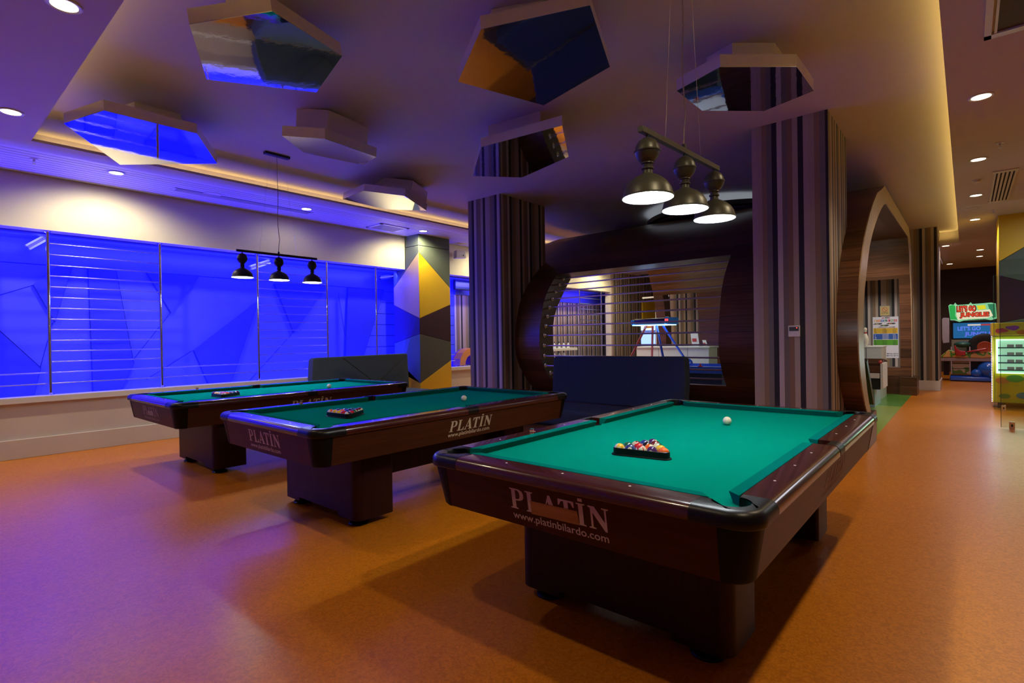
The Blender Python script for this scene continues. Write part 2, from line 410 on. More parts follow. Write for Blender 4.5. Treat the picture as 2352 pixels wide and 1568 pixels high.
for t_ in TRI:
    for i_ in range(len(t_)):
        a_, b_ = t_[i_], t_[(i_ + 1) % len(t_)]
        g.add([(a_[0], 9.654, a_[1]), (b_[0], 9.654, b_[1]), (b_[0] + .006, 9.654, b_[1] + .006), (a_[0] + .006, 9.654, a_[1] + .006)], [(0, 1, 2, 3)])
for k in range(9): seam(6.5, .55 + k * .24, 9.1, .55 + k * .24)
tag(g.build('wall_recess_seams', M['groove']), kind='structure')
tag(MB().box(9.13, 17, 9.7, 9.8, .2, 2.52).build('wall_recess_striped', STRX), kind='structure')
tag(MB().box(9.13, 17, 9.68, 9.8, 2.52, 2.96).build('wall_recess_band', M['bluelit']), kind='structure')
# striped wall beyond the opening and end walls
tag(MB().box(15.5, 25, YW - .04, YW, 0, ZS).build('wall_left_striped', STRX), kind='structure')
struct('wall_end', MB().box(24.0, 24.2, -6, 9, 0, 3.6), M['brownwall'])
struct('wall_right', MB().box(-5, 25, -6.2, -6, 0, 3.6), M['cream'])
struct('wall_back', MB().box(-5.2, -5, -6, 10, 0, 3.6), M['cream'])

# recess tube fixtures (mounted high inside the recess)
for i, (x0, z0, x1, z1, lb) in enumerate([(1.17, 2.70, 1.36, 2.86, 'short blue wall washer in the recess left of the first chrome post'),
                                  (4.04, 2.695, 4.37, 2.835, 'slim blue wall washer in the recess behind the far hanging lamp'),
                                  (6.71, 2.724, 7.10, 2.80, 'dark slim wall washer in the recess beside the padded yellow column')]):
    t = thing('wall_washer', lb, 'light fixture', (x0, 9.4, z0), 0, 'wall washers in the blue recess')
    d = Vector((x1 - x0, 0, z1 - z0)); n = Vector((-d.z, 0, d.x)).normalized()
    MB().obox(d * .5 + n * .028, d * .5, Vector((0, .03, 0)), n * .012).build('cover', M['trim'] if i < 2 else M['lampb'], t)
    MB().obox(d * .5 - n * .028, d * .5, Vector((0, .03, 0)), n * .012).build('cover', M['trim'] if i < 2 else M['lampb'], t)
    MB().tube(d * .03, d * .97, .014).build('lamp_tube', emis('washer_tube%d' % i, (.12, .10, 1), .9), t)
    MB().tube(d, d + Vector((.05, .05, .12)), .006).build('bracket', M['trim'], t)

# chrome posts and rails of the opening
def post(x, lb):
    t = thing('chrome_post', lb, 'post', (x, 9.02, .762), 0, 'chrome posts of the left opening')
    MB().tube((0, 0, 0), (0, 0, 2.123), .019, 20).build('pole', M['chrome'], t, True)
    MB().lathe([(.001, 0), (.045, 0), (.045, .006), (.028, .022), (.02, .03)], n=20).build('flange', M['chrome'], t, True)
    MB().lathe([(.02, 2.10), (.04, 2.115), (.04, 2.123), (.001, 2.123)], n=20).build('flange', M['chrome'], t, True)
xs = [1.318, 2.574, 3.987, 5.255, 6.334]
for x, lb in zip(xs, ['leftmost chrome post on the sill of the blue recess', 'second chrome post on the sill, right side of the left rung panel',
                      'third chrome post on the sill, behind the far hanging lamp', 'fourth chrome post on the sill, left of the lone thin post', 'thin chrome post on the sill nearest the padded yellow column']):
    post(x, lb)
zr = [2.725, 2.582, 2.446, 2.305, 2.163, 2.026, 1.886, 1.744, 1.608, 1.468, 1.328, 1.19]
def rungs(x0, x1, where):
    for k, z in enumerate(zr):
        o = MB().tube((0, 0, 0), (x1 - x0, 0, 0), .0085, 10).build('chrome_rung', M['satin'], None, True)
        o.location = (x0, 9.02, z)
        tag(o, 'chrome rung, number %d from the top, between the %s posts' % (k + 1, where), 'rail', 'chrome rungs between the %s posts' % where)
rungs(1.337, 2.555, 'first and second'); rungs(4.006, 5.236, 'third and fourth')
for z, w in ((1.05, 'upper'), (.908, 'lower')):
    o = MB().tube((0, 0, 0), (13.0, 0, 0), .0085, 10).build('chrome_handrail', M['satin'], None, True)
    o.location = (-4.5, 9.055, z)
    tag(o, '%s long chrome handrail running low across the whole blue opening' % w, 'rail', 'long chrome handrails')

# ------------------------------------------------------------------ ceiling fittings
def downlight_proto():
    t = thing('downlight', 'x', 'ceiling light', (0, 0, ZS))
    MB().lathe([(.060, .004), (.095, .004), (.098, -.004), (.090, -.010), (.074, -.008), (.060, .004)], n=32).build('trim_ring', M['trim'], t, True)
    MB().lathe([(.001, -.001), (.074, -.001), (.074, -.006), (.001, -.006)], n=32).build('diffuser', M['down'], t, True)
    return t
DLL = {0: 'round downlight glowing at the left edge of the picture in the left soffit',
       1: 'round downlight in the left soffit nearer the camera than the one at the picture edge', 2: 'round downlight at the near end of the left soffit, out at the picture top',
       3: 'round downlight in the slatted ceiling left of the long vent, above the blue recess', 4: 'round downlight at the right end of the long vent above the blue recess',
       5: 'round downlight above the padded yellow column', 19: 'round downlight in the slatted ceiling out beyond the left picture edge', 6: 'round downlight beyond the yellow column, behind the left striped pillar', 7: 'round downlight over the far left wall behind the timber room',
       8: 'farthest round downlight along the left wall behind the timber room', 9: 'round downlight in the right soffit almost over the camera', 10: 'round downlight in the right soffit beside the near table, above the picture',
       11: 'largest of the round downlights at the right of the picture', 12: 'second round downlight along the right soffit, left of the striped air grille', 13: 'third round downlight along the right soffit, past the smoke detector',
       14: 'fourth round downlight along the right soffit, before the yellow padded column', 15: 'round downlight beside the far striped pillar top', 16: 'upper of two close round downlights past the coved ceiling end',
       17: 'lower of two close round downlights past the coved ceiling end', 18: 'farthest round downlight, just above the brown end wall'}
d0 = downlight_proto()
for i, (x, y) in enumerate(DL):
    if i == 0:
        d0.location = (x, y, ZS); d0['label'] = DLL[0]; d0['group'] = 'recessed downlights'
    else:
        dup(d0, (x, y, ZS), 0, DLL[i], 'recessed downlights')
# sprinklers
def sprinkler(x, y, lb, z=ZS):
    t = thing('sprinkler', lb, 'sprinkler', (x, y, z), 0, 'ceiling sprinklers')
    MB().lathe([(.001, 0), (.04, 0), (.038, -.008), (.012, -.010), (.010, -.03), (.001, -.03)], n=16).build('escutcheon', M['trim'], t, True)
    MB().tube((.012, 0, -.028), (.004, 0, -.055), .003).tube((-.012, 0, -.028), (-.004, 0, -.055), .003).lathe([(.001, -.055), (.018, -.055), (.018, -.058), (.001, -.058)], n=12).build('deflector', M['steel'], t, True)
sprinkler(8.36, -.31, 'small sprinkler head right of the second right-hand downlight'); sprinkler(12.9, -.384, 'small sprinkler head beyond the striped air grille')
sprinkler(1.093, 8.2, 'small sprinkler head in the slatted ceiling at far left'); sprinkler(18.5, -.6, 'tiny far sprinkler head near the paired downlights')
sm = thing('smoke_detector', 'small white smoke detector between the second and third right-hand downlights', 'smoke detector', (10.18, -.131, ZS))
MB().lathe([(.001, 0), (.055, 0), (.055, -.012), (.001, -.012)], n=24).build('base', M['trim'], sm, True)
MB().lathe([(.001, -.012), (.045, -.012), (.045, -.03), (.025, -.042), (.001, -.042)], n=24).build('sensor_head', M['trim'], sm, True)
for x, y, lb in ((12.46, -.115, 'flat round ceiling loudspeaker between the third and fourth right-hand downlights'), (3.05, 8.32, 'flat round ceiling loudspeaker beside the long vent in the slatted ceiling')):
    sp_ = thing('ceiling_speaker', lb, 'loudspeaker', (x, y, ZS), 0, 'round ceiling loudspeakers')
    MB().lathe([(.001, 0), (.11, 0), (.11, -.006), (.001, -.008)], n=28).build('grille', M['slat'] if y > 5 else M['ceiling'], sp_, True)
    MB().lathe([(.11, 0), (.118, 0), (.118, -.008), (.11, -.008), (.11, 0)], n=28).build('rim', M['trim'], sp_, True)
# air grille with five dark slots
gr = thing('air_grille', 'ceiling air grille with five dark slots beside the right-hand downlights', 'vent', (0, 0, 0))
a_, b_ = 9.9, 12.0
gm = MB()
for k in range(6):
    y = -.315 - k * .043
    gm.box(a_, b_, y - .012, y + .012, ZS - .014, ZS)
gm.box(a_ - .1, a_, -.55, -.29, ZS - .014, ZS).box(b_, b_ + .1, -.55, -.29, ZS - .014, ZS)
gm.build('frame', M['trim'], gr)
MB().box(a_, b_, -.53, -.31, ZS - .004, ZS - .001).build('dark_slots', M['dark'], gr)
# large mesh grille, top right
gg = thing('return_air_grille', 'large square return air grille with dark mesh at the top right corner', 'vent', (0, 0, 0))
MB().box(5.24, 5.31, -.75, -.115, ZS - .02, ZS).box(3.6, 5.31, -.155, -.115, ZS - .02, ZS).box(3.6, 5.24, -.185, -.17, ZS - .016, ZS).build('frame', M['trim'], gg)
mm2 = MB().box(3.6, 5.24, -.75, -.185, ZS - .006, ZS - .002)
mm2.build('mesh', mat('grille_mesh', (.05, .04, .03), .6, var=.7, scale=120), gg)
# long slot vent and square vent in slatted ceiling
lv = thing('linear_vent', 'long narrow louvred vent in the slatted ceiling above the blue recess', 'vent', (0, 0, 0))
q = MB()
for k in range(4): q.box(2.60, 4.60, 8.33 + k * .040, 8.345 + k * .040, ZS - .012, ZS)
q.box(2.57, 2.60, 8.32, 8.48, ZS - .012, ZS).box(4.60, 4.63, 8.32, 8.48, ZS - .012, ZS).build('louvres', M['slat'], lv)
MB().box(2.60, 4.60, 8.33, 8.47, ZS - .004, ZS - .002).build('dark_slots', mat('vent_dark', (.16, .15, .2), .7), lv)
sv = thing('square_vent', 'square louvred vent in the slatted ceiling before the padded yellow column', 'vent', (0, 0, 0))
q = MB()
for k in range(10): q.box(5.95, 6.5, 8.24 + k * .04, 8.255 + k * .04, ZS - .014, ZS)
q.box(5.9, 5.95, 8.2, 8.68, ZS - .014, ZS).box(6.5, 6.55, 8.2, 8.68, ZS - .014, ZS).box(5.9, 6.55, 8.2, 8.24, ZS - .014, ZS).box(5.9, 6.55, 8.64, 8.68, ZS - .014, ZS).build('louvres', M['trim'], sv)
MB().box(5.95, 6.5, 8.24, 8.64, ZS - .006, ZS - .002).build('dark_slots', mat('vent_dark2', (.16, .15, .2), .7), sv)

# mirrored polygon panels under the raised ceiling
HX = [
 ('large five-sided mirrored ceiling panel at the top left, reflecting the blue wall', [(1.262, 3.767), (1.611, 3.355), (2.268, 3.602), (2.404, 4.235), (1.598, 4.439)], .50, (.08, .14), (-4.16, -6.76), (1.819, 3.8839)),
 ('five-sided mirrored ceiling panel at far left reflecting bright blue', [(1.08, 6.475), (1.259, 5.86), (2.011, 5.84), (2.495, 6.646), (1.754, 7.493)], .56, (.18, .32), None, (1.7205, 6.4631)),
 ('small narrow mirrored ceiling panel beside the black lamp canopy', [(2.568, 5.199), (2.825, 4.831), (3.575, 5.036), (3.825, 5.665), (3.126, 5.806)], .80, (.16, .26), (9.34, -1.55), (3.1761, 5.2962)),
 ('mirrored ceiling panel next to the far yellow cove, reflecting the cream wall', [(4.623, 7.447), (4.367, 6.467), (4.705, 5.959), (5.424, 6.353), (5.249, 7.191)], .74, (.38, .26), (7.94, 5.52), (4.8805, 6.6637)),
 ('large mirrored ceiling panel at top centre reflecting the blue sofa', [(2.66, 2.518), (3.002, 1.854), (3.686, 2.104), (3.752, 2.808), (2.97, 3.071)], .52, (.02, .16), (-5.6, 2.89), (3.2179, 2.4796)),
 ('mirrored ceiling panel before the left striped pillar, reflecting its stripes', [(4.23, 4.031), (4.346, 3.027), (5.144, 3.498), (5.381, 4.398), (4.898, 4.821)], .70, (.16, .22), None, (4.7999, 3.9553)),
 ('six-sided mirrored ceiling panel above the near hanging lamp', [(4.41, 1.872), (4.256, 1.452), (4.663, 0.999), (5.223, 0.988), (5.368, 1.431), (4.959, 1.863)], .60, (.20, .05), None, (4.8125, 1.4337)),
]
for lb, P_, s, sh, tl, (cx, cy) in HX:
    t = thing('mirrored_ceiling_panel', lb, 'ceiling panel', (cx, cy, 3.5), 0, 'mirrored panels hung under the ceiling')
    if tl:
        t.rotation_euler = (math.radians(tl[0]), math.radians(tl[1]), 0)
    L_ = [(x - cx, y - cy) for x, y in P_]
    MB().prism(L_, .004, .10).build('side_band', M['gloss'], t)
    MB().prism(L_, 0, .004).build('mirror', M['mirror'], t)
    MB().prism([(x * s + sh[0], y * s + sh[1]) for x, y in L_], .10, .38).build('mounting_box', M['gloss'], t)

# ------------------------------------------------------------------ hanging lamps
SHADE = [(.008, .0), (.024, -.006), (.046, -.022), (.058, -.045), (.062, -.066), (.066, -.068), (.066, -.074), (.062, -.076), (.055, -.098), (.040, -.118), (.030, -.126),
         (.032, -.132), (.025, -.136), (.024, -.148), (.031, -.153), (.031, -.160), (.024, -.164), (.026, -.182), (.040, -.190), (.070, -.205), (.100, -.232), (.118, -.262), (.127, -.298), (.131, -.300), (.131, -.306), (.126, -.306)]
INN = [(.001, -.186), (.030, -.190), (.066, -.209), (.096, -.236), (.114, -.266), (.123, -.300), (.126, -.306), (.129, -.303), (.118, -.262)]
def pendant(name_lb, cx, cy, zb, tilt, dark, cable_w, canopy, power):
    mt = M['lampb'] if dark else M['lampg']
    t = thing('billiard_lamp', name_lb, 'hanging lamp', (cx, cy, zb), 0, 'three-shade billiard lamps')
    MB().obox((0, 0, 0), (.54, 0, .54 * tilt), (0, .014, 0), (0, 0, .015)).build('bar', mt, t, bevel=.002)
    for k in (-1, 0, 1):
        x = k * .468
        z = x * tilt
        sh = MB().rings([[(x + r * math.cos(2 * PI * i / 32), r * math.sin(2 * PI * i / 32), z - .028 + h) for i in range(32)] for r, h in SHADE], True, False)
        so = sh.build('shade', mt, t, True)
        MB().rings([[(x + r * math.cos(2 * PI * i / 32), r * math.sin(2 * PI * i / 32), z - .028 + h) for i in range(32)] for r, h in INN[:-2]], True, False).build('shade_lining', M['enamel'], so, True)
        MB().tube((x, 0, z - .012), (x, 0, z - .032), .006).build('stem', mt, so)
        MB().sphere((x, 0, z - .265), .036, 16, 10, (1, 1, 1.15)).build('bulb', M['bulb'], so, True)
        p_ = point('lamp_glow', (cx + x, cy, zb + z - .318), power, (.88, .97, 1.0), .035)
        p2 = point('lamp_inner_glow', (cx + x, cy, zb + z - .245), power * .12, (.88, .97, 1.0), .02)
    ct = MB(); top = ZC - zb - .02
    if canopy:
        MB().box(-.165, .165, -.035, .035, top - .012, top + .02).build('canopy', M['lampb'], t, bevel=.002)
    else:
        MB().box(-.165, .165, -.035, .035, top - .0, top + .02).build('canopy', mt, t)
    for k in (-1, 1):
        MB().tube((k * .25, 0, .25 * k * tilt + .014), (k * .09, 0, top), .0011, 6).build('suspension_wire', M['steel'], t)
    pts = [(.004 * math.sin(i * .9) + (.012 if i == 2 else 0), .004 * math.cos(i * 1.3), .02 + (top - .02) * i / 14) for i in range(15)]
    MB().path(pts, .0042, 8).build('power_cord', mat('cloth_cord%d' % int(cx * 100), (.38, .33, .27), .7, var=.35, scale=150), t, True)
    MB().lathe([(.001, .012), (.012, .012), (.012, .04), (.001, .04)], n=12).build('cord_grip', mt, t)
pendant('olive grey three-shade lamp hanging over the near pool table', 2.965, 1.22, 2.452, .048, False, 1, False, 15)
pendant('black three-shade lamp hanging over the far pool table before the blue recess', 3.335, 6.90, 2.552, .0, True, 1, True, 13)

# ------------------------------------------------------------------ pillars
def pillar(name, lb, x0, x1, y0, y1, z1, offy, offx, base=None):
    t = thing(name, lb, 'pillar', (0, 0, 0), 0, 'striped wallpaper pillars')
    my = stripes(name + '_front_paper', 1, offy); mx_ = stripes(name + '_side_paper', 0, offx)
    e = .012
    MB().box(x0 + e, x1 - e, y0 + e, y1 - e, 0, z1).build('core', M['dark'], t)
    MB().box(x0, x0 + e, y0 + .0005, y1, 0, z1).build('front_wallpaper', my, t)
    MB().box(x0 + .0005, x1, y0, y0 + e, 0, z1).build('side_wallpaper', mx_, t)
    MB().box(x1 - e, x1, y0 + e, y1, 0, z1).box(x0 + e, x1 - e, y1 - e, y1, 0, z1).build('rear_wallpaper', my, t)
    return t
# pattern runs from high y to low y on the near faces
def pillar2(name, lb, x0, x1, y0, y1, z1, a, b): return pillar(name, lb, x0, x1, y0, y1, z1, a, b)
STR_REV = True
STR.reverse()
pillar2('striped_pillar', 'wide striped pillar right of centre behind the near table, with a thermostat', 6.77, 7.96, 1.15, 1.95, ZC, 1.95 - .553 * 2, 7.0)
pillar2('striped_pillar', 'striped pillar left of the timber room, between sofa and padded column', 6.79, 8.05, 6.04, 6.82, ZC, 6.95 - .553 * 2, 6.2)
pillar2('striped_pillar', 'striped pillar seen far through the barred window behind the white counter', 16.1, 17.3, 5.5, 7.3, ZC, .52, 16.2)
fp = pillar2('striped_pillar', 'far striped pillar with a white plinth beyond the pointed arch', 16.1, 17.3, .50, 2.3, ZC, .52, 16.2)
MB().box(16.08, 17.32, .48, 2.3, 0, .235).build('plinth', M['plinthw'], fp, bevel=.004)
STR.reverse()
th = thing('thermostat', 'white wall thermostat with dark display on the wide striped pillar', 'thermostat', (6.77, 1.511, 1.430))
MB().box(-.016, 0, -.061, .061, -.064, .064).build('case', M['trim'], th, bevel=.003)
MB().box(-.018, -.0155, -.050, .050, .002, .050).build('display', mat('lcd', (.05, .06, .07), .3), th)
MB().lathe([(.001, 0), (.006, 0), (.006, -.004), (.001, -.004)], (-.0165, -.030, .038), 10, 'x').build('red_indicator', emis('red_led', (1, .05, .03), 3), th)

# padded yellow column at the far left corner (panels meet at the arris)
pc = thing('padded_column', 'padded column of yellow, grey and plum diamonds between sofa and striped pillar', 'column', (7.02, 8.5, 0))
MB().box(.02, .86, .02, .84, 0, ZS - .002).build('core', M['dark'], pc)
def pad(name, pts, face, mt, th_=.022):
    m2 = MB()
    if face == 'f': m2.prism([(x - 7.02, z) for x, z in pts], -.004, th_, 'xz')
    else: m2.prism([(y - 8.5, z) for y, z in pts], -.004, th_, 'yz')
    o = m2.build(name, mt, pc, bevel=.007, seg=3)
    return o
AX = 7.02; FX = 7.875; BY = 9.345
pad('panel', [(AX, 3.342), (FX, 3.342), (FX, ZS), (AX, ZS)], 'f', M['greenf'])
pad('panel', [(AX, 3.20), (FX, 2.518), (FX, 3.334), (AX, 3.334)], 'f', M['greenf'])
pad('panel', [(AX, 3.198), (FX, 2.514), (FX, 2.154), (AX, 1.841)], 'f', M['yellowp'])
pad('panel', [(AX, 1.837), (FX, 2.150), (FX, 1.350), (AX, 1.526)], 'f', M['plum'])
pad('panel', [(AX, 1.522), (FX, 1.346), (FX, .952), (AX, .521)], 'f', M['greyf'])
pad('panel', [(AX, .517), (FX, .948), (FX, 0), (AX, 0)], 'f', M['yellowp'])
pad('panel', [(8.5, 3.342), (8.945, 3.342), (8.945, ZS), (8.5, ZS)], 'l', M['greenf'])
pad('panel', [(8.5, 3.205), (BY, 2.528), (BY, 2.88), (8.945, 2.88), (8.945, 3.334), (8.5, 3.334)], 'l', M['greenf'])
pad('panel', [(8.5, 3.198), (BY, 2.522), (BY, 2.156), (8.5, 1.843)], 'l', M['taupe'])
pad('panel', [(8.5, 1.838), (BY, 2.150), (BY, 1.342), (8.5, 1.528)], 'l', M['navy'])
pad('panel', [(8.5, 1.523), (BY, 1.337), (BY, .93), (8.5, .52)], 'l', M['bluef'])
pad('panel', [(8.5, .515), (BY, .925), (BY, .765), (8.93, .765), (8.93, 0), (8.5, 0)], 'l', M['yellowp'])
# wall speaker beside it
ws = thing('wall_speaker', 'small white loudspeaker on a bracket beside the padded column', 'loudspeaker', (8.42, 8.74, 3.31), -.3)
MB().prism([(-.13, -.08), (.13, -.06), (.10, .09), (-.12, .10)], -.07, .07, 'xz').build('case', M['trim'], ws, bevel=.01)
MB().tube((0, .03, 0), (0, .22, .05), .018).build('bracket', M['trim'], ws)
MB().lathe([(.001, -.072), (.014, -.072), (.014, -.078), (.001, -.078)], (.05, 0, -.01), 12, 'y').build('badge', M['dark'], ws)
mo = thing('monitor', 'dark blue score monitor hung in the opening beyond the padded column', 'screen', (9.22, 9.5, 2.74))
MB().box(-.28, .30, -.03, .03, -.12, .13).build('case', M['lampb'], mo, bevel=.006)
MB().box(-.26, .28, -.034, -.029, -.10, .11).build('display', mat('monitor_glass', (.01, .02, .12), .15), mo)
tn = thing('play_tunnel', 'orange and purple curved padded tunnel behind the rails beyond the padded column', 'play equipment', (9.25, 9.36, .77))
prof = [(-.42, 0), (-.40, .16), (-.30, .30), (-.16, .38), (0, .41), (.16, .38), (.30, .30), (.40, .16), (.42, 0)]
inn = [(x * .55, z * .62) for x, z in prof][::-1]
MB().prism(prof + inn, -.13, .10, 'xz').build('arch_pad', mat('orange_pad', (.60, .22, .05), .5), tn)
MB().prism(prof, .10, .16, 'xz').build('rear_pad', mat('purple_pad', (.20, .06, .22), .5), tn)

# ------------------------------------------------------------------ timber vault (boat shaped room)
OUT = [(7.98, 0), (7.90, .30), (7.76, .40), (7.56, .54), (7.40, .70), (7.235, .906), (7.15, 1.10), (7.119, 1.30), (7.141, 1.553), (7.20, 1.80), (7.26, 2.00), (7.36, 2.18), (7.473, 2.321), (7.66, 2.52), (7.881, 2.705), (8.18, 2.92), (8.517, 3.121), (9.0, 3.36), (9.45, 3.49), (9.887, 3.637), (14.26, 3.65), (14.75, 3.40), (15.05, 2.68), (15.16, 2.3), (15.24, 1.9), (15.25, 1.2), (15.22, .6), (15.1, 0)]
INP = [(8.28, 0), (8.20, .30), (8.067, .393), (7.90, .52), (7.76, .68), (7.62, .90), (7.54, 1.08), (7.50, 1.28), (7.51, 1.55), (7.57, 1.78), (7.65, 1.93), (7.78, 2.10), (7.92, 2.28), (8.12, 2.50), (8.401, 2.697), (8.68, 2.86), (9.021, 3.033), (9.40, 3.20), (9.70, 3.31), (10.01, 3.391), (14.10, 3.42), (14.40, 3.18), (14.68, 2.60), (14.78, 2.3), (14.85, 1.88), (14.87, 1.2), (14.84, .6), (14.75, 0)]
Y0, Y1, OA, OB = .93, 7.04, 2.50, 5.50
vt = thing('timber_vault_room', 'dark walnut boat-shaped room with a barred window and pointed arch', 'room', (0, 0, 0))
def seg_between(i0, i1, ya, yb, mb):
    r0 = []
    for y in (ya, yb):
        r0.append([(OUT[k][0], y, OUT[k][1]) for k in range(i0, i1 + 1)] + [(INP[k][0], y, INP[k][1]) for k in range(i1, i0 - 1, -1)])
    mb.rings(r0)
KA, KB = 4, 13        # window rows (z about .70 to 2.52)
sh = MB()
E_ = .012
# right of the window, left of the window, below, above and the far side
seg_between(0, len(OUT) - 1, Y0 + E_, 1.15 - .0, sh)
seg_between(0, KA, 1.15, Y1, sh); seg_between(KB, 19, 1.15, Y1, sh); seg_between(19, 20, 1.15, Y1, sh)
seg_between(KA, KB, 1.15, OA, sh); seg_between(KA, KB, OB, Y1, sh)
# far side with its own window
seg_between(20, 22, 1.15, Y1, sh); seg_between(26, 27, 1.15, Y1, sh)
seg_between(22, 26, 2.3, 5.75, sh); seg_between(22, 26, 6.75, Y1, sh)
sh.build('planked_shell', M['walnut'], vt, True)
eb = MB()
r0 = [[(p[0], y, p[1]) for p in OUT] for y in (Y0, Y0 + E_)]; r1 = [[(p[0], y, p[1]) for p in INP] for y in (Y0, Y0 + E_)]
n = len(OUT)
vs = r0[0] + r1[0] + r0[1] + r1[1]
fs = []
for i in range(n - 1):
    fs += [(i, i + 1, n + i + 1, n + i), (2 * n + i, 3 * n + i, 3 * n + i + 1, 2 * n + i + 1), (i, 2 * n + i, 2 * n + i + 1, i + 1), (n + i, n + i + 1, 3 * n + i + 1, 3 * n + i)]
eb.add(vs, fs)
eb.build('arch_edge_band', M['edge'], vt)
# window rods with flanges on the far reveal
RZ = [(7.86, 2.46), (7.735, 2.345), (7.615, 2.215), (7.515, 2.078), (7.42, 1.928), (7.355, 1.772), (7.303, 1.605), (7.268, 1.440), (7.252, 1.268), (7.256, 1.092), (7.276, .925), (7.42, .79)]
for k, (x, z) in enumerate(RZ):
    o = MB().tube((x, OA, z), (x, OB, z), .0125, 12).build('window_rod', M['steeld'], vt, True)
    MB().lathe([(.013, -.035), (.022, -.033), (.030, -.012), (.036, -.010), (.036, -.001), (.013, -.001)], (x, OB, z), 16, 'y').build('flange', M['steel'], o, True)
# plinth under the arch ends
MB().box(7.42, 8.32, .90, 1.15, 0, .39).build('plinth', M['walnut'], vt, bevel=.004)
MB().box(14.6, 15.25, .84, 1.15, 0, .40).box(14.9, 15.3, 1.15, Y1, 0, .42).build('plinth', M['walnut'], vt, bevel=.004)
MB().box(7.55, 8.3, 1.2, 7.0, 0, .30).build('plinth', M['walnut'], vt)

# round printed ceiling disc above it
dc = thing('ceiling_disc', 'dark round ceiling disc with a printed pattern above the timber room', 'ceiling panel', (11.15, 3.75, 3.70))
MB().lathe([(.001, 0), (1.50, 0), (1.55, .02), (1.55, .10), (.001, .10)], n=64).build('rim', M['lampb'], dc, True)
m_, N, L, P = newmat('printed_disc')
tc = N.new('ShaderNodeTexCoord'); vo = N.new('ShaderNodeTexVoronoi'); vo.inputs['Scale'].default_value = 2.2
L.new(tc.outputs['Object'], vo.inputs['Vector']); rr = N.new('ShaderNodeValToRGB')
rr.color_ramp.elements[0].color = (.10, .08, .10, 1); rr.color_ramp.elements[1].color = (.45, .42, .48, 1); L.new(vo.outputs['Color'], rr.inputs[0]); L.new(rr.outputs[0], P.inputs['Base Color'])
MB().lathe([(.001, -.004), (1.46, -.004), (1.46, 0), (.001, 0)], n=64).build('printed_face', m_, dc, True)
area('disc_light', (10.6, 3.8, 3.82), 2.6, 2.6, 7, (.75, .88, 1.0), (0, 0, 1), shape='DISK')

# ------------------------------------------------------------------ sofas
def sofa_shape(t, w, mt, tufts=True):
    # local: x along the width, y depth (front at -y), z up
    MB().box(-w / 2, w / 2, -.80, .0, .24, .46).build('seat', mt, t, bevel=.05, seg=4)
    h = w / 2
    bk = [(-h + .01, .0), (-h, .30), (-h + .02, .62), (-h + .05, .66), (h - .03, .675), (h, .65), (h + .01, .36), (h, .0)]
    m2 = MB(); rs = []
    for y, k in ((.0, 0), (.10, .0), (.16, -.01)):
        rs.append([(x, y + (0 if z < .3 else .04), .46 + z + (0 if z < .3 else k)) for x, z in bk])
    m2.rings(rs); m2.build('backrest', mt, t, bevel=.014, seg=3)
s1 = thing('booth_sofa', 'slate grey fabric sofa against the left wall behind the far table', 'sofa', (5.68, 8.47, 0), 0)
sofa_shape(s1, 2.05, M['sofag'])
MB().box(-1.0, 1.0, -.72, .12, 0, .24).build('base', M['walnutd'], s1)
q = MB()
for x0, x1 in ((-.45, .30), (.95, .20)):
    d = Vector((x1 - x0, 0, -.55)); n_ = Vector((-d.z, 0, d.x)).normalized() * .004
    a = Vector((x0, -.004, 1.10)); b = a + d
    q.add([a - n_, b - n_, b + n_, a + n_, a - n_ + Vector((0, .012, 0)), b - n_ + Vector((0, .012, 0)), b + n_ + Vector((0, .012, 0)), a + n_ + Vector((0, .012, 0))], [(0, 1, 2, 3), (7, 6, 5, 4), (0, 4, 5, 1), (1, 5, 6, 2), (2, 6, 7, 3), (3, 7, 4, 0)])
q.build('seam_stitching', M['dark'], s1)
s2 = thing('booth_sofa', 'dark blue fabric sofa under the barred window behind the tables', 'sofa', (6.42, 3.72, 0), -PI / 2)
sofa_shape(s2, 2.05, M['sofa'])
pd = thing('sofa_platform', 'low walnut platform carrying the dark blue sofa', 'platform', (6.25, 3.72, 0))
MB().box(-.66, .42, -1.20, 1.22, 0, .235).build('planked_box', M['walnut'], pd, bevel=.004)
MB().box(-.68, .43, -1.22, 1.24, .235, .24).build('top_board', M['walnutd'], pd)

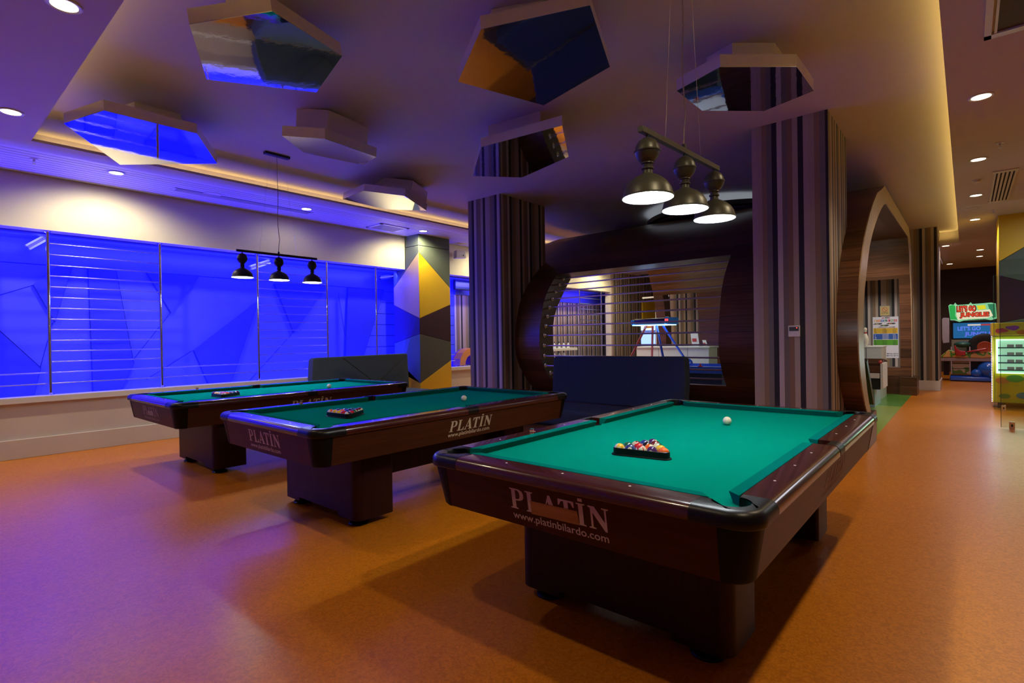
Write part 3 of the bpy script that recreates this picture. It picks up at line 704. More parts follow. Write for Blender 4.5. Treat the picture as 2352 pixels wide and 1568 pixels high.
# ------------------------------------------------------------------ pool tables
RT, BED = .82, .783
def offset_profile(extra=0):
    # bullnose section: (offset from the cushion nose line, z)
    pts = [(.050, RT - .045), (.050, RT - .002), (.052, RT)]
    for k in range(7):
        a = math.radians(90 - k * 15)
        pts.append((.140 + .035 * math.cos(a), RT - .036 + .036 * math.sin(a)))
    pts += [(.175, RT - .050), (.170, RT - .056), (.150, RT - .056)]
    return pts
def rail(mb, p0, p1, nrm, pts):
    rs = []
    for p in (p0, p1):
        rs.append([(p[0] + nrm[0] * o, p[1] + nrm[1] * o, z) for o, z in pts])
    mb.rings(rs)
HX_, HY_ = 1.27, .635
CS = .055            # corner casting reach along each rail from the nose corner
SSC = .062           # side casting half width
def glyph(ch):
    P = {
     'P': [[(0, 0), (.36, 0), (.36, .05), (.27, .07), (.27, .42), (.44, .43), (.60, .50), (.66, .62), (.66, .78), (.60, .92), (.46, .99), (.30, 1), (0, 1), (0, .95), (.09, .93), (.09, .07), (0, .05)],
           [(.27, .49), (.40, .50), (.47, .58), (.48, .71), (.46, .85), (.38, .93), (.27, .93)]],
     'L': [[(0, 0), (.60, 0), (.66, .30), (.61, .30), (.52, .12), (.44, .07), (.27, .07), (.27, .93), (.36, .95), (.36, 1), (0, 1), (0, .95), (.09, .93), (.09, .07), (0, .05)]],
     'A': [[(-.04, 0), (.22, 0), (.22, .05), (.14, .07), (.19, .26), (.46, .26), (.52, .07), (.43, .05), (.43, 0), (.80, 0), (.80, .05), (.72, .07), (.45, 1.03), (.36, 1.03), (.08, .07), (-.04, .05)],
           [(.21, .32), (.325, .74), (.44, .32)]],
     'T': [[(.16, 0), (.54, 0), (.54, .05), (.44, .07), (.44, .93), (.56, .90), (.64, .72), (.69, .72), (.68, 1), (.02, 1), (.01, .72), (.06, .72), (.14, .90), (.26, .93), (.26, .07), (.16, .05)]],
     'I': [[(0, 0), (.36, 0), (.36, .05), (.27, .07), (.27, .93), (.36, .95), (.36, 1), (0, 1), (0, .95), (.09, .93), (.09, .07), (0, .05)]],
     '.': [[(.09, 1.08), (.27, 1.08), (.27, 1.22), (.09, 1.22)]],
     'N': [[(0, 0), (.27, 0), (.27, .05), (.17, .07), (.17, .72), (.62, -.03), (.70, -.03), (.70, .93), (.79, .95), (.79, 1), (.53, 1), (.53, .95), (.63, .93), (.63, .36), (.25, 1), (0, 1), (0, .95), (.09, .90), (.09, .07), (0, .05)]],
    }
    return P[ch]
WORD = [('P', 0), ('L', .76), ('A', 1.46), ('T', 2.24), ('I', 3.02), ('.', 3.02), ('N', 3.50)]
def word_mesh(w, h, th, sx=0.0, skip=()):
    """serif PLATIN with the dotted capital, in the local xz plane"""
    import mathutils.geometry as G
    tot = 4.29; mb = MB()
    for ch, ox in WORD:
        if ch in skip: continue
        loops = glyph(ch)
        vl = [[Vector(((x + ox) * w / tot, z * h, 0)) for x, z in lp] for lp in loops]
        tri = G.tessellate_polygon(vl)
        flat = [p for lp in vl for p in lp]
        n0 = len(flat)
        vs = [(p.x + p.y * sx, 0, p.y) for p in flat] + [(p.x + p.y * sx, th, p.y) for p in flat]
        fs = [tuple(t) for t in tri] + [tuple(i + n0 for i in t) for t in tri]
        k = 0
        for lp in vl:
            m2 = len(lp)
            for i in range(m2): fs.append((k + i, k + (i + 1) % m2, n0 + k + (i + 1) % m2, n0 + k + i))
            k += m2
        mb.add(vs, fs)
    return mb
def text_mesh(txt, w, h, ext=.0006, bold=0.0, name='t'):
    cu = bpy.data.curves.new(name, 'FONT'); cu.body = txt; cu.size = 1.0; cu.extrude = 0.0; cu.offset = bold; cu.resolution_u = 3
    ob = bpy.data.objects.new('tmp_text', cu); COL.objects.link(ob)
    dg = bpy.context.evaluated_depsgraph_get(); dg.update()
    me = bpy.data.meshes.new_from_object(ob.evaluated_get(dg))
    bpy.data.objects.remove(ob)
    xs_ = [v.co.x for v in me.vertices]; ys_ = [v.co.y for v in me.vertices]
    x0, x1, y0, y1 = min(xs_), max(xs_), min(ys_), max(ys_)
    sx = w / (x1 - x0); sy = (h / (y1 - y0))
    mb = MB(); mb.v = [((v.co.x - x0) * sx, 0, (v.co.y - y0) * sy) for v in me.vertices]; mb.f = [tuple(p.vertices) for p in me.polygons]
    bpy.data.meshes.remove(me)
    return mb
def xf(mb, mtx):
    r = MB(); r.v = [tuple(mtx @ Vector(v)) for v in mb.v]; r.f = list(mb.f); return r
def frame(o, xa, za):            # matrix: local x -> xa, local z -> za, local y -> into the surface
    xa = Vector(xa).normalized(); za = Vector(za).normalized(); ya = za.cross(xa).normalized()
    mm_ = Matrix.Identity(4)
    for i in range(3): mm_[i][0] = xa[i]; mm_[i][1] = ya[i]; mm_[i][2] = za[i]; mm_[i][3] = o[i]
    return mm_

M['mahogy'] = wood('mahogany_rail_cross', (.036, .006, .005), (.070, .013, .009), .24, 1, 4, 10, coat=.6)
M['aprony'] = wood('mahogany_veneer_cross', (.040, .008, .002), (.062, .013, .004), .45, 1, 4, 9, coat=0, spec=.15)
def make_table(name_lb, loc, rz, logo_mode):
    t = thing('pool_table', name_lb, 'pool table', loc, rz, 'green cloth pool tables')
    # bed cloth with pocket notches
    pts = []
    ext = .050
    def arc(cx, cy, r, a0, a1, n_=12):
        return [(cx + r * math.cos(math.radians(a0 + (a1 - a0) * k / n_)), cy + r * math.sin(math.radians(a0 + (a1 - a0) * k / n_))) for k in range(n_ + 1)]
    A, B = HX_ + ext, HY_ + ext
    for sx, sy, a0 in ((1, -1, 0), (1, 1, 90), (-1, 1, 180), (-1, -1, 270)):
        c = (sx * (HX_ + .046), sy * (HY_ + .046))
        mid = math.degrees(math.atan2(-sy, -sx))
        if sx * sy > 0: seq = arc(c[0], c[1], .052, mid - 95 if False else mid + 88, mid - 88)
        else: seq = arc(c[0], c[1], .052, mid + 88, mid - 88)
        pts += seq
        if (sx, sy) == (1, 1): pts += arc(0, HY_ + .060, .052, -10 + 0, -170, 10)
        if (sx, sy) == (-1, -1): pts += arc(0, -HY_ - .060, .052, 170, 10, 10)
    MB().prism(pts, BED - .03, BED).build('bed_cloth', M['cloth'], t)
    # pockets
    for cx, cy in [(sx * (HX_ + .046), sy * (HY_ + .046)) for sx in (-1, 1) for sy in (-1, 1)] + [(0, -HY_ - .060), (0, HY_ + .060)]:
        MB().lathe([(.060, .775), (.062, .70), (.055, .66), (.001, .655)], (cx, cy, 0), 24).build('pocket', M['rubber'], t, True)
    # cushions: six
    def cushion(u0, u1, side, fix, a0, a1):
        # section offsets: nose at 0, rubber back at .05
        sec = [(0, BED + .034), (.002, BED + .037), (.050, RT + .001), (.050, BED + .001), (.020, BED + .002), (.006, BED + .026)]
        rs = []
        for u, cut in ((u0, a0), (u1, a1)):
            ring = []
            for o, z in sec:
                uu = u + cut * o
                ring.append((uu, fix + side * o, z))
            rs.append(ring)
        return rs
    for sy in (-1, 1):
        for u0, u1, a0, a1 in ((-HX_ + .072, -.066, -.85, .30), (.066, HX_ - .072, -.30, .85)):
            MB().rings(cushion(u0, u1, sy, sy * HY_, a0, a1)).build('cushion', M['cushion'], t)
    for sx in (-1, 1):
        rs = [[(y_, x_, z_) for x_, y_, z_ in r] for r in cushion(-HY_ + .072, HY_ - .072, sx, sx * HX_, -.85, .85)]
        MB().rings(rs).build('cushion', M['cushion'], t)
    # rails: four long, two short
    pr = offset_profile()
    for sy in (-1, 1):
        for a, b in ((-HX_ + CS, -SSC), (SSC, HX_ - CS)):
            m2 = MB(); rail(m2, (a, sy * HY_), (b, sy * HY_), (0, sy), pr); m2.build('rail', M['mahog'], t, True)
        m2 = MB(); rail(m2, (-SSC + .0005, sy * HY_), (SSC - .0005, sy * HY_), (0, sy), [(o if o > .1 else o + .062, z) for o, z in [(.05, RT - .05), (.05, RT + .001), (.12, RT + .001)] + [(o + .0015, z + .001) for o, z in pr[3:]]])
        m2.build('side_casting', M['blackp'], t, True)
        for sx in (-1, 1):
            m2 = MB()
            rs = []
            for k in range(9):     # inner pocket curve pieces of the side casting
                a = PI / 2 * k / 8
                rs.append([(sx * (SSC - .0005 - (.012) * math.sin(a)), sy * (HY_ + .05 + .066 * (1 - math.cos(a))), z) for z in (RT - .05, RT)] + [(sx * (SSC - .0005), sy * (HY_ + .05 + .066 * (1 - math.cos(a))), z) for z in (RT, RT - .05)])
    for sx in (-1, 1):
        m2 = MB(); rail(m2, (sx * HX_, -HY_ + CS), (sx * HX_, HY_ - CS), (sx, 0), pr); m2.build('rail', M['mahogy'], t, True)
    # corner castings
    for sx in (-1, 1):
        for sy in (-1, 1):
            out = [(-CS, .0)] ; path = []
            R_ = .105
            path.append((-CS, .175, 0, 1))
            path.append((.175 - R_ - .01, .175, 0, 1))
            for k in range(0, 13):
                a = math.radians(90 - k * 7.5)
                path.append((.175 - R_ + R_ * math.cos(a), .175 - R_ + R_ * math.sin(a), math.cos(a), math.sin(a)))
            path.append((.175, .175 - R_ - .01, 1, 0)); path.append((.175, -CS, 1, 0))
            n_ = len(path); rs = []
            for i, (x, y, nx, ny) in enumerate(path):
                f_ = i / (n_ - 1)
                if i == 0: ix, iy = -CS, .050
                elif i == n_ - 1: ix, iy = .050, -CS
                else:
                    a = math.radians(172 - (172 + 82) * (i - 1) / (n_ - 3)); rr_ = .066
                    ix, iy = .046 + rr_ * math.cos(a), .046 + rr_ * math.sin(a)
                ring = [(ix, iy, RT - .05), (ix, iy, RT - .004), (ix + (x - ix) * .06, iy + (y - iy) * .06, RT + .001)]
                for k in range(7):
                    b = math.radians(90 - k * 15); ins = .035 * (1 - math.cos(b))
                    ring.append((x - nx * (ins - .0015), y - ny * (ins - .0015), RT - .036 + .037 * math.sin(b)))
                ring += [(x + nx * .001, y + ny * .001, RT - .052), (x - nx * .004, y - ny * .004, RT - .058), (x - nx * .03, y - ny * .03, RT - .058)]
                rs.append([(sx * (HX_ + px), sy * (HY_ + py), pz) for px, py, pz in ring])
            MB().rings(rs).build('corner_casting', M['blackp'], t, True)
    # sights
    for k in (1, 2, 3, 5, 6, 7):
        for sy in (-1, 1):
            MB().lathe([(.001, RT + .0008), (.0055, RT + .0008), (.0055, RT - .001), (.001, RT - .001)], (-HX_ + k * .3175, sy * (HY_ + .0937), 0), 12).build('sight', M['sight'], t)
    for k in (1, 2, 3):
        for sx in (-1, 1):
            MB().lathe([(.001, RT + .0008), (.0055, RT + .0008), (.0055, RT - .001), (.001, RT - .001)], (sx * (HX_ + .0937), -HY_ + k * .3175, 0), 12).build('sight', M['sight'], t)
    # aprons and corner posts, tapering inward to the bottom
    ZT, ZB, OT, OB_ = RT - .055, .562, .155, .122
    th_ = .018
    def slab(c0, c1, n3):
        rs = []
        for c in (c0, c1):
            rs.append([(c[0] + n3[0] * OT, c[1] + n3[1] * OT, ZT), (c[0] + n3[0] * OB_, c[1] + n3[1] * OB_, ZB), (c[0] + n3[0] * (OB_ - th_), c[1] + n3[1] * (OB_ - th_), ZB), (c[0] + n3[0] * (OT - th_), c[1] + n3[1] * (OT - th_), ZT)])
        return MB().rings(rs)
    for sy in (-1, 1): slab((-HX_ - .035, sy * HY_), (HX_ + .035, sy * HY_), (0, sy)).build('apron', M['apron'], t)
    for sx in (-1, 1): slab((sx * HX_, -HY_ - .035), (sx * HX_, HY_ + .035), (sx, 0)).build('apron', M['aprony'], t)
    for sx in (-1, 1):
        for sy in (-1, 1):
            rs = []
            for z, o in ((ZT + .01, OT + .003), (ZB + .006, OB_ + .003), (ZB - .004, OB_ - .004)):
                ring = [(.034, o)]
                r_ = .085
                for k in range(0, 11):
                    a = math.radians(90 - k * 9)
                    ring.append((o - r_ + r_ * math.cos(a), o - r_ + r_ * math.sin(a)))
                ring += [(o, .034), (o - .06, .034), (.034, o - .06)]
                rs.append([(sx * (HX_ + x), sy * (HY_ + y), z) for x, y in ring])
            MB().rings(rs).build('corner_post', M['post'], t, True)
    MB().box(-HX_ - .10, HX_ + .10, -HY_ - .10, HY_ + .10, ZB + .004, ZB + .02).box(-HX_ - .06, HX_ + .06, -HY_ - .06, HY_ + .06, ZB + .02, BED - .035).build('cabinet_base', M['leg'], t)
    # two pedestals with arched feet cut, four round feet
    for sx in (-1, 1):
        w_, x0, x1, r_ = .565, .66, .99, .07
        def outl(xa, xb, ww):
            o = []
            for cx, cy, a0 in ((xb - r_, ww - r_, 0), (xa + .02, ww - .02, 90), (xa + .02, -ww + .02, 180), (xb - r_, -ww + r_, 270)):
                rr2 = r_ if cx > (xa + xb) / 2 else .02
                for k in range(0, 9):
                    a = math.radians(a0 + k * 11.25); o.append((cx + rr2 * math.cos(a), cy + rr2 * math.sin(a)))
            return o
        rs = []
        for z in (.085, .555):
            rs.append([(sx * x, y, z) for x, y in outl(x0, x1, w_)])
        MB().rings(rs).build('pedestal', M['leg'], t, True)
        MB().box(sx * x1 - .0006, sx * x1 + .0006, w_ - r_ - .0015, w_ - r_ + .0015, .09, .555).box(sx * x1 - .0006, sx * x1 + .0006, -w_ + r_ - .0015, -w_ + r_ + .0015, .09, .555).build('panel_seam', M['dark'], t)
        for sy in (-1, 1):
            q2 = MB(); yc = sy * .44
            ol = [(x, y) for x, y in outl(x0, x1, w_)]
            fo = [(x, min(max(y, .30) if sy > 0 else y, y) if sy > 0 else y) for x, y in ol]
            half = [(x, (max(y, .30) if sy > 0 else min(y, -.30))) for x, y in ol]
            q2.rings([[(sx * x, y, .055) for x, y in half], [(sx * x, y, .086) for x, y in half]])
            q2.build('pedestal_shoe', M['leg'], t, True)
            MB().lathe([(.001, 0), (.075, 0), (.078, .008), (.070, .020), (.030, .034), (.022, .055), (.001, .055)], (sx * .89, sy * .43, 0), 28).build('foot', M['blackp'], t, True)
    MB().box(-.66, .66, -.40, -.36, .31, .56).box(-.66, .66, .36, .40, .31, .56).box(-.66, .66, -.36, .36, .31, .34).build('stretcher', M['leg'], t)
    # lettering
    slope = Vector((0, (OT - OB_), (ZT - ZB))).normalized()
    zw = .637
    def face_pt(z): return OB_ + (OT - OB_) * (z - ZB) / (ZT - ZB)
    # short near side (local -x face): text runs towards -y
    o1 = (-HX_ - face_pt(zw) - .0006, .255, zw)
    fm = frame(o1, (0, -1, 0), (-(OT - OB_), 0, ZT - ZB))
    lm = M['logo'] if logo_mode != 'far' else M['logof']
    xf(word_mesh(.507, .094, .0004), fm @ Matrix.Translation((0, -.0004, 0))).build('logo', lm, t)
    wb = text_mesh('www.platinbilardo.com', .492, .044, bold=.012)
    xf(wb, frame((-HX_ - face_pt(zw - .050) - .0008, .248, zw - .056), (0, -1, 0), (-(OT - OB_), 0, ZT - ZB))).build('web_address', lm, t)
    # long right side (local -y face), slanted letters
    o2 = (-.253, -HY_ - face_pt(zw) - .0006, zw)
    lm2 = M['logof'] if logo_mode == 'near' else M['logo']  # near table: the dull worn colour stands in for glare over its letters
    xf(word_mesh(.495, .090, .0004, sx=.17), frame(o2, (1, 0, 0), (0, -(OT - OB_), ZT - ZB)) @ Matrix.Translation((0, -.0004, 0))).build('logo', lm2, t)
    xf(wb, frame((-.262, -HY_ - face_pt(zw - .05) - .0008, zw - .052), (1, 0, 0), (0, -(OT - OB_), ZT - ZB))).build('web_address', lm2, t)
    if logo_mode == 'near':
        pa = [(.117, -.006), (.117, .054), (.360, .058), (.366, -.002)]
        m2 = MB(); m2.v = [(x, y, z) for y in (-.0014, .0) for x, z in pa]; m2.f = [(0, 1, 2, 3), (7, 6, 5, 4), (0, 4, 5, 1), (1, 5, 6, 2), (2, 6, 7, 3), (3, 7, 4, 0)]
        tag(xf(m2, fm).build('bare_patch', M['bare'], t), 'torn veneer patch showing bare wood')
        # dark gap where the foot of the L has gone
        m2 = MB(); pb = [(.098, .03), (.19, .06), (.19, .09), (.098, .09)]
    if logo_mode == 'far':
        tag(xf(word_mesh(.17, .045, .0004), fm @ Matrix.Translation((.165, -.0016, .004))).build('small_logo', M['logo'], t), 'small bright sticker over the worn logo')
    return t
T3 = make_table('nearest pool table with green cloth and torn patch in its end lettering', (3.2065, 1.304, 0), -.004, 'near')
T2 = make_table('middle pool table with green cloth, end rail lit blue', (3.2035, 3.992, 0), -.004, 'mid')
T1 = make_table('farthest pool table with green cloth under the black hanging lamp', (3.187, 6.619, 0), -.001, 'far')

# ------------------------------------------------------------------ balls, racks, chalk
BC = {1: (.80, .50, .02), 2: (.02, .05, .22), 3: (.55, .015, .02), 4: (.06, .015, .11), 5: (.80, .14, .02), 6: (.01, .12, .06), 7: (.16, .012, .015), 8: (.008, .008, .009)}
CN = {1: 'yellow', 2: 'dark blue', 3: 'red', 4: 'purple', 5: 'orange', 6: 'green', 7: 'maroon', 8: 'black'}
def ball_mat(n):
    m_, N, L, P = newmat('ball_resin_%d' % n)
    P.inputs['Roughness'].default_value = .08; P.inputs['Coat Weight'].default_value = .6
    c = BC[n if n <= 8 else n - 8]
    if n == 0 or n > 8:
        tc = N.new('ShaderNodeTexCoord'); sp = N.new('ShaderNodeSeparateXYZ'); L.new(tc.outputs['Object'], sp.inputs[0])
        ab = N.new('ShaderNodeMath'); ab.operation = 'ABSOLUTE'; L.new(sp.outputs[2], ab.inputs[0])
        lt = N.new('ShaderNodeMath'); lt.operation = 'LESS_THAN'; lt.inputs[1].default_value = .0155; L.new(ab.outputs[0], lt.inputs[0])
        mx = N.new('ShaderNodeMix'); mx.data_type = 'RGBA'; mx.inputs[6].default_value = (.72, .68, .50, 1); mx.inputs[7].default_value = (*c, 1)
        L.new(lt.outputs[0], mx.inputs[0]); L.new(mx.outputs[2], P.inputs['Base Color'])
    else: P.inputs['Base Color'].default_value = (*c, 1)
    return m_
BM = {n: ball_mat(n) for n in range(1, 16)}
ivory = mat('ivory_resin', (.78, .74, .58), .1, var=.02, coat=.5)
digit_m = mat('digit_ink', (.01, .01, .01), .4)
R_B = .0286
ball_me = {}
def ball_parts(n):
    if n in ball_me: return ball_me[n]
    mb = MB().sphere((0, 0, 0), R_B, 32, 20)
    o = mb.build('pool_ball', BM[n] if n else ivory, None, True)
    sp_ = []
    if n:
        ring = []
        rs = []
        for k in range(5):
            a = .40 * k / 4 + 1e-3
            rs.append([(R_B * 1.004 * math.cos(a), R_B * 1.004 * math.sin(a) * math.cos(2 * PI * i / 20), R_B * 1.004 * math.sin(a) * math.sin(2 * PI * i / 20)) for i in range(20)])
        sp_.append(MB().rings(rs, True, False).build('number_spot', ivory, None, True))
        tm = text_mesh(str(n), .008 if n < 10 else .012, .012, name='n')
        mm_ = MB(); mm_.v = []
        for v in tm.v:
            y = v[0] - (.004 if n < 10 else .006); z = v[2] - .006
            mm_.v.append((math.sqrt(max((R_B * 1.012) ** 2 - y * y - z * z, 0)), y, z))
        mm_.f = tm.f
        sp_.append(mm_.build('number', digit_m, None))
    ball_me[n] = (o.data, [(s.name.split('.')[0], s.data) for s in sp_])
    bpy.data.objects.remove(o)
    for s in sp_: bpy.data.objects.remove(s)
    return ball_me[n]
def ball(n, loc, rot, lb, grp):
    me, parts = ball_parts(n)
    o = bpy.data.objects.new('cue_ball' if n == 0 else 'pool_ball', me); COL.objects.link(o)
    o.location = loc; o.rotation_euler = rot
    tag(o, lb, 'ball', grp)
    for nm, md in parts:
        c = bpy.data.objects.new(nm, md); COL.objects.link(c); c.parent = o
ORD = {3: [9, 2, 11, 4, 5, 6, 3, 13, 1, 15, 8, 14, 10, 7, 12], 2: [13, 9, 1, 3, 12, 4, 5, 2, 11, 10, 8, 14, 6, 7, 15], 1: [7, 9, 1, 15, 11, 14, 3, 13, 5, 8, 10, 4, 6, 2, 12]}
def place_rack(base_l, base_r, apex_side, order, tl, bz=BED):
    L0 = Vector((base_l[0], base_l[1], 0)); R0 = Vector((base_r[0], base_r[1], 0))
    u = (R0 - L0).normalized(); c = (L0 + R0) / 2
    nrm = Vector((-u.y, u.x, 0)) * apex_side
    s_out = .312; h = s_out * math.sqrt(3) / 2
    c0 = c + nrm * (h / 3)                       # centroid
    t = thing('ball_rack', 'black plastic triangle rack holding fifteen balls on the %s pool table' % tl, 'rack', (c0.x, c0.y, bz), math.atan2(u.y, u.x), 'triangle racks')
    def tri(side, rc, n_=8):
        # rounded triangle, base at -y in local when apex is +y
        hh = side * math.sqrt(3) / 2; P0 = [(-side / 2, -hh / 3), (side / 2, -hh / 3), (0, 2 * hh / 3)]
        out = []
        for i, p in enumerate(P0):
            d = Vector((p[0], p[1])).normalized(); cc = Vector(p) - d * rc * 2
            a0 = math.degrees(math.atan2(d.y, d.x)) - 60
            for k in range(n_ + 1):
                a = math.radians(a0 + 120 * k / n_); out.append((cc.x + rc * math.cos(a), cc.y + rc * math.sin(a)))
        return out
    flip = 1 if apex_side > 0 else -1
    def ringz(side, rc, z): return [(x, y * flip, z) for x, y in tri(side, rc)]
    wall = [ringz(s_out + .050, .035, 0), ringz(s_out + .050, .035, .004), ringz(s_out + .026, .030, .007), ringz(s_out + .022, .028, .036), ringz(s_out + .012, .026, .038), ringz(s_out + .010, .026, .0)]
    MB().rings(wall + [wall[0]], True, False).build('frame', M['blackp'], t, True)
    k = 0; d = R_B * 2 + .0004; hh = 4 * d * math.sqrt(3) / 2
    words = ['front', 'second', 'third', 'fourth', 'apex']
    for row in range(5):
        nb = 5 - row
        for j in range(nb):
            x = (j - (nb - 1) / 2) * d; y = -hh / 3 + row * d * math.sqrt(3) / 2
            p = c0 + u * x + nrm * y
            n_ = order[k]; k += 1
            kind = ('striped ' if n_ > 8 else 'solid ') + CN[n_ if n_ <= 8 else n_ - 8]
            random.seed(n_ * 17 + len(tl))
            ball(n_, (p.x, p.y, bz + R_B), (PI / 2 + random.uniform(-.6, .6), random.uniform(-.5, .5), random.uniform(3.2, 5.4)),
                 '%s pool ball in the rack on the %s pool table' % (kind, tl), 'balls racked on the %s table' % tl)
def T(o, a, u, v):
    return (o[0] + u * math.cos(a) + v * math.sin(a), o[1] + u * math.sin(a) - v * math.cos(a))
place_rack(T((1.939, 1.944), -.004, .500, .53), T((1.939, 1.944), -.004, .545, .82), 1, ORD[3], 'nearest')
place_rack(T((1.936, 4.632), -.004, .375, .635), T((1.936, 4.632), -.004, .395, .905), 1, ORD[2], 'middle')
place_rack(T((1.917, 7.254), 0, .468, .61), T((1.917, 7.254), 0, .482, .90), 1, ORD[1], 'farthest')
for (x, y), tl in (((3.699, 1.248), 'nearest'), ((3.690, 3.807), 'middle'), ((3.731, 6.387), 'farthest')):
    ball(0, (x, y, BED + R_B), (0, 0, 0), 'white cue ball alone on the green cloth of the %s pool table' % tl, 'cue balls')
chm = mat('chalk_blue', (.03, .10, .16), .9); chp = mat('chalk_paper_red', (.45, .05, .03), .6, var=.5, scale=90); chw = mat('chalk_paper_pale', (.5, .45, .4), .6)
for (x, y), tl in (((2.545, 2.033), 'nearest'), ((2.482, 4.745), 'middle'), ((2.483, 7.37), 'farthest')):
    t = thing('chalk_cube', 'small chalk cube in red paper on the left rail of the %s pool table' % tl, 'chalk', (x, y, RT), .4, 'cue chalk cubes')
    MB().box(-.011, .011, -.011, .011, 0, .016).build('paper_wrap', chp, t, bevel=.001)
    MB().box(-.0112, -.004, -.0112, .0112, .003, .012).build('paper_label', chw, t)
    MB().box(-.0108, .0108, -.0108, .0108, .016, .022).build('chalk_block', chm, t, bevel=.001)

# ------------------------------------------------------------------ inside the timber room: air hockey table, counter, things
blue_p = mat('blue_gloss_plastic', (.03, .10, .62), .2, coat=.5)
redp = mat('red_gloss_plastic', (.45, .03, .03), .25, coat=.4)
ah = thing('air_hockey_table', 'blue air hockey table with overhead score unit inside the timber room', 'game table', (11.4, 4.95, 0))
tb = MB().box(-.66, -.58, -1.3, 1.3, .62, .76).box(.58, .66, -1.3, 1.3, .62, .76).box(-.58, .58, -1.3, -1.22, .62, .76).box(-.58, .58, 1.22, 1.3, .62, .76)
tb.build('rail', blue_p, ah, bevel=.012)
MB().box(-.58, .58, -1.22, 1.22, .66, .70).build('playing_surface', mat('white_playfield', (.75, .8, .9), .15), ah)
MB().box(-.56, .56, -1.2, 1.2, .22, .655).build('cabinet', mat('navy_cabinet', (.015, .02, .08), .3), ah)
for sx in (-1, 1):
    for sy in (-1, 1):
        MB().box(sx * .42 - .07, sx * .42 + .07, sy * .95 - .08, sy * .95 + .08, 0, .22).build('leg', blue_p, ah, bevel=.01)
for y0, y1, mt in ((.88, .62, redp), (-.02, .38, blue_p)):
    for dx in (-.62, .62):
        MB().tube((dx, y0, .76), (dx * .25, y1, 1.66), .026, 12).build('arch_leg', mt, ah, True)
for dx in (-.62, .62):
    MB().lathe([(.001, 0), (.13, 0), (.12, .05), (.07, .10), (.001, .11)], (dx, 0, .76), 24).build('leg_base', blue_p, ah, True)
MB().box(-.28, .22, .12, .88, 1.66, 1.80).build('score_unit', mat('score_navy', (.01, .01, .05), .25), ah, bevel=.03)
for b_ in ((.02, .13, 1.82), (.87, .95, 1.78)):
    MB().box(-.30, .24, b_[0], b_[1], 1.66, b_[2]).build('score_unit_end', mat('score_end_blue', (.05, .3, .9), .2), ah, bevel=.02)
MB().box(-.31, .23, .08, .90, 1.645, 1.66).build('light_strip', emis('score_glow', (.25, .6, 1.0), 5), ah)
MB().box(-.305, -.30, .035, .11, 1.71, 1.78).build('score_digits', emis('score_red', (1, .05, .05), 2.2), ah)
mal = thing('air_hockey_mallet', 'red air hockey mallet on the rail of the blue air hockey table', 'mallet', (10.78, 4.16, .76))
MB().lathe([(.001, 0), (.05, 0), (.05, .015), (.018, .022), (.016, .05), (.022, .06), (.001, .065)], n=24).build('mallet_body', redp, mal, True)
cn = thing('counter', 'long white reception counter behind the air hockey table', 'counter', (13.7, 5.95, 0))
MB().box(-.3, .3, -1.0, 1.0, 0, 1.08).build('body', M['white'], cn, bevel=.004)
MB().box(-.33, .33, -1.03, 1.03, 1.08, 1.12).build('top', M['white'], cn, bevel=.004)
q = MB()
for y in (-.45, .35): q.box(-.302, -.298, y - .004, y + .004, 0, 1.08)
q.build('panel_joint', M['dark'], cn)
# poster on the far striped pillar and no smoking sign
ink = mat('poster_ink', (.02, .02, .02), .5); wpap = mat('poster_paper', (.66, .64, .72), .5, var=.02)
PX = 16.1
def quad(y0, y1, z0, z1, x=PX, th_=.003): return MB().box(x - th_, x, y1, y0, z0, z1)
po = thing('price_poster', 'bowling price poster with yellow, blue and green tables on the far striped pillar', 'poster', (PX, 1.52, 1.27))
def pq(nm, y0, y1, z0, z1, mt, lvl=1):
    return MB().box(-.002 - .0015 * lvl, -.0015 * lvl, y1 - 1.52, y0 - 1.52, z0 - 1.27, z1 - 1.27).build(nm, mt, po)
pq('paper', 1.80, 1.275, .765, 1.79, wpap, 0)
cols = [(.60, .30, .05), (.65, .18, .03), (.02, .10, .45), (.01, .18, .12), (.45, .01, .10), (.15, .32, .12), (.60, .02, .05)]
def ptext(s, y0, w, z0, h, mt, nm='lettering', bold=.02):
    return xf(text_mesh(s, w, h, bold=bold), frame((-.0062, y0 - 1.52, z0 - 1.27), (0, -1, 0), (0, 0, 1))).build(nm, mt, po)
wtx = mat('poster_white', (.8, .78, .8), .5)
for k, ch in enumerate('BOWLING'):
    y = 1.768 - k * .0675
    pq('letter_tile', y, y - .060, 1.665, 1.722, mat('tile%d' % k, cols[k], .5), 1)
    ptext(ch, y - .012, .034 if ch != 'I' else .012, 1.673, .040, wtx)
for y, z, s, c in ((1.70, 1.615, '3x', (.8, .6, .2)), (1.43, 1.618, '15x', (.8, .2, .05)), (1.565, 1.572, '4x', (.3, .6, .1))):
    m2 = MB().prism([(y + .10 - 1.52, z - .01 - 1.27), (y + .05 - 1.52, z + .018 - 1.27), (y - .08 - 1.52, z + .022 - 1.27), (y - .105 - 1.52, z + .004 - 1.27), (y - .06 - 1.52, z - .016 - 1.27)], -.0038, -.002, 'yz')
    m2.build('brush_stroke', ink, po)
    ptext(s, y + .035, .06, z - .009, .024, mat('stroke_ink_' + s, c, .5))
m2 = MB().prism([(.10, .478), (.085, .498), (.05, .502), (.035, .482)], -.0038, -.002, 'yz').prism([(-.085, .478), (-.07, .502), (-.045, .502), (-.02, .482)], -.0038, -.002, 'yz')
m2.build('bowling_shoes', mat('shoe_red', (.35, .02, .06), .5), po)
m2 = MB()
for k in range(3): m2.prism([(.03 - k * .025, .478), (.026 - k * .025, .510), (.018 - k * .025, .520), (.012 - k * .025, .510), (.008 - k * .025, .478)], -.0042, -.003, 'yz')
m2.build('bowling_pins', ink, po)
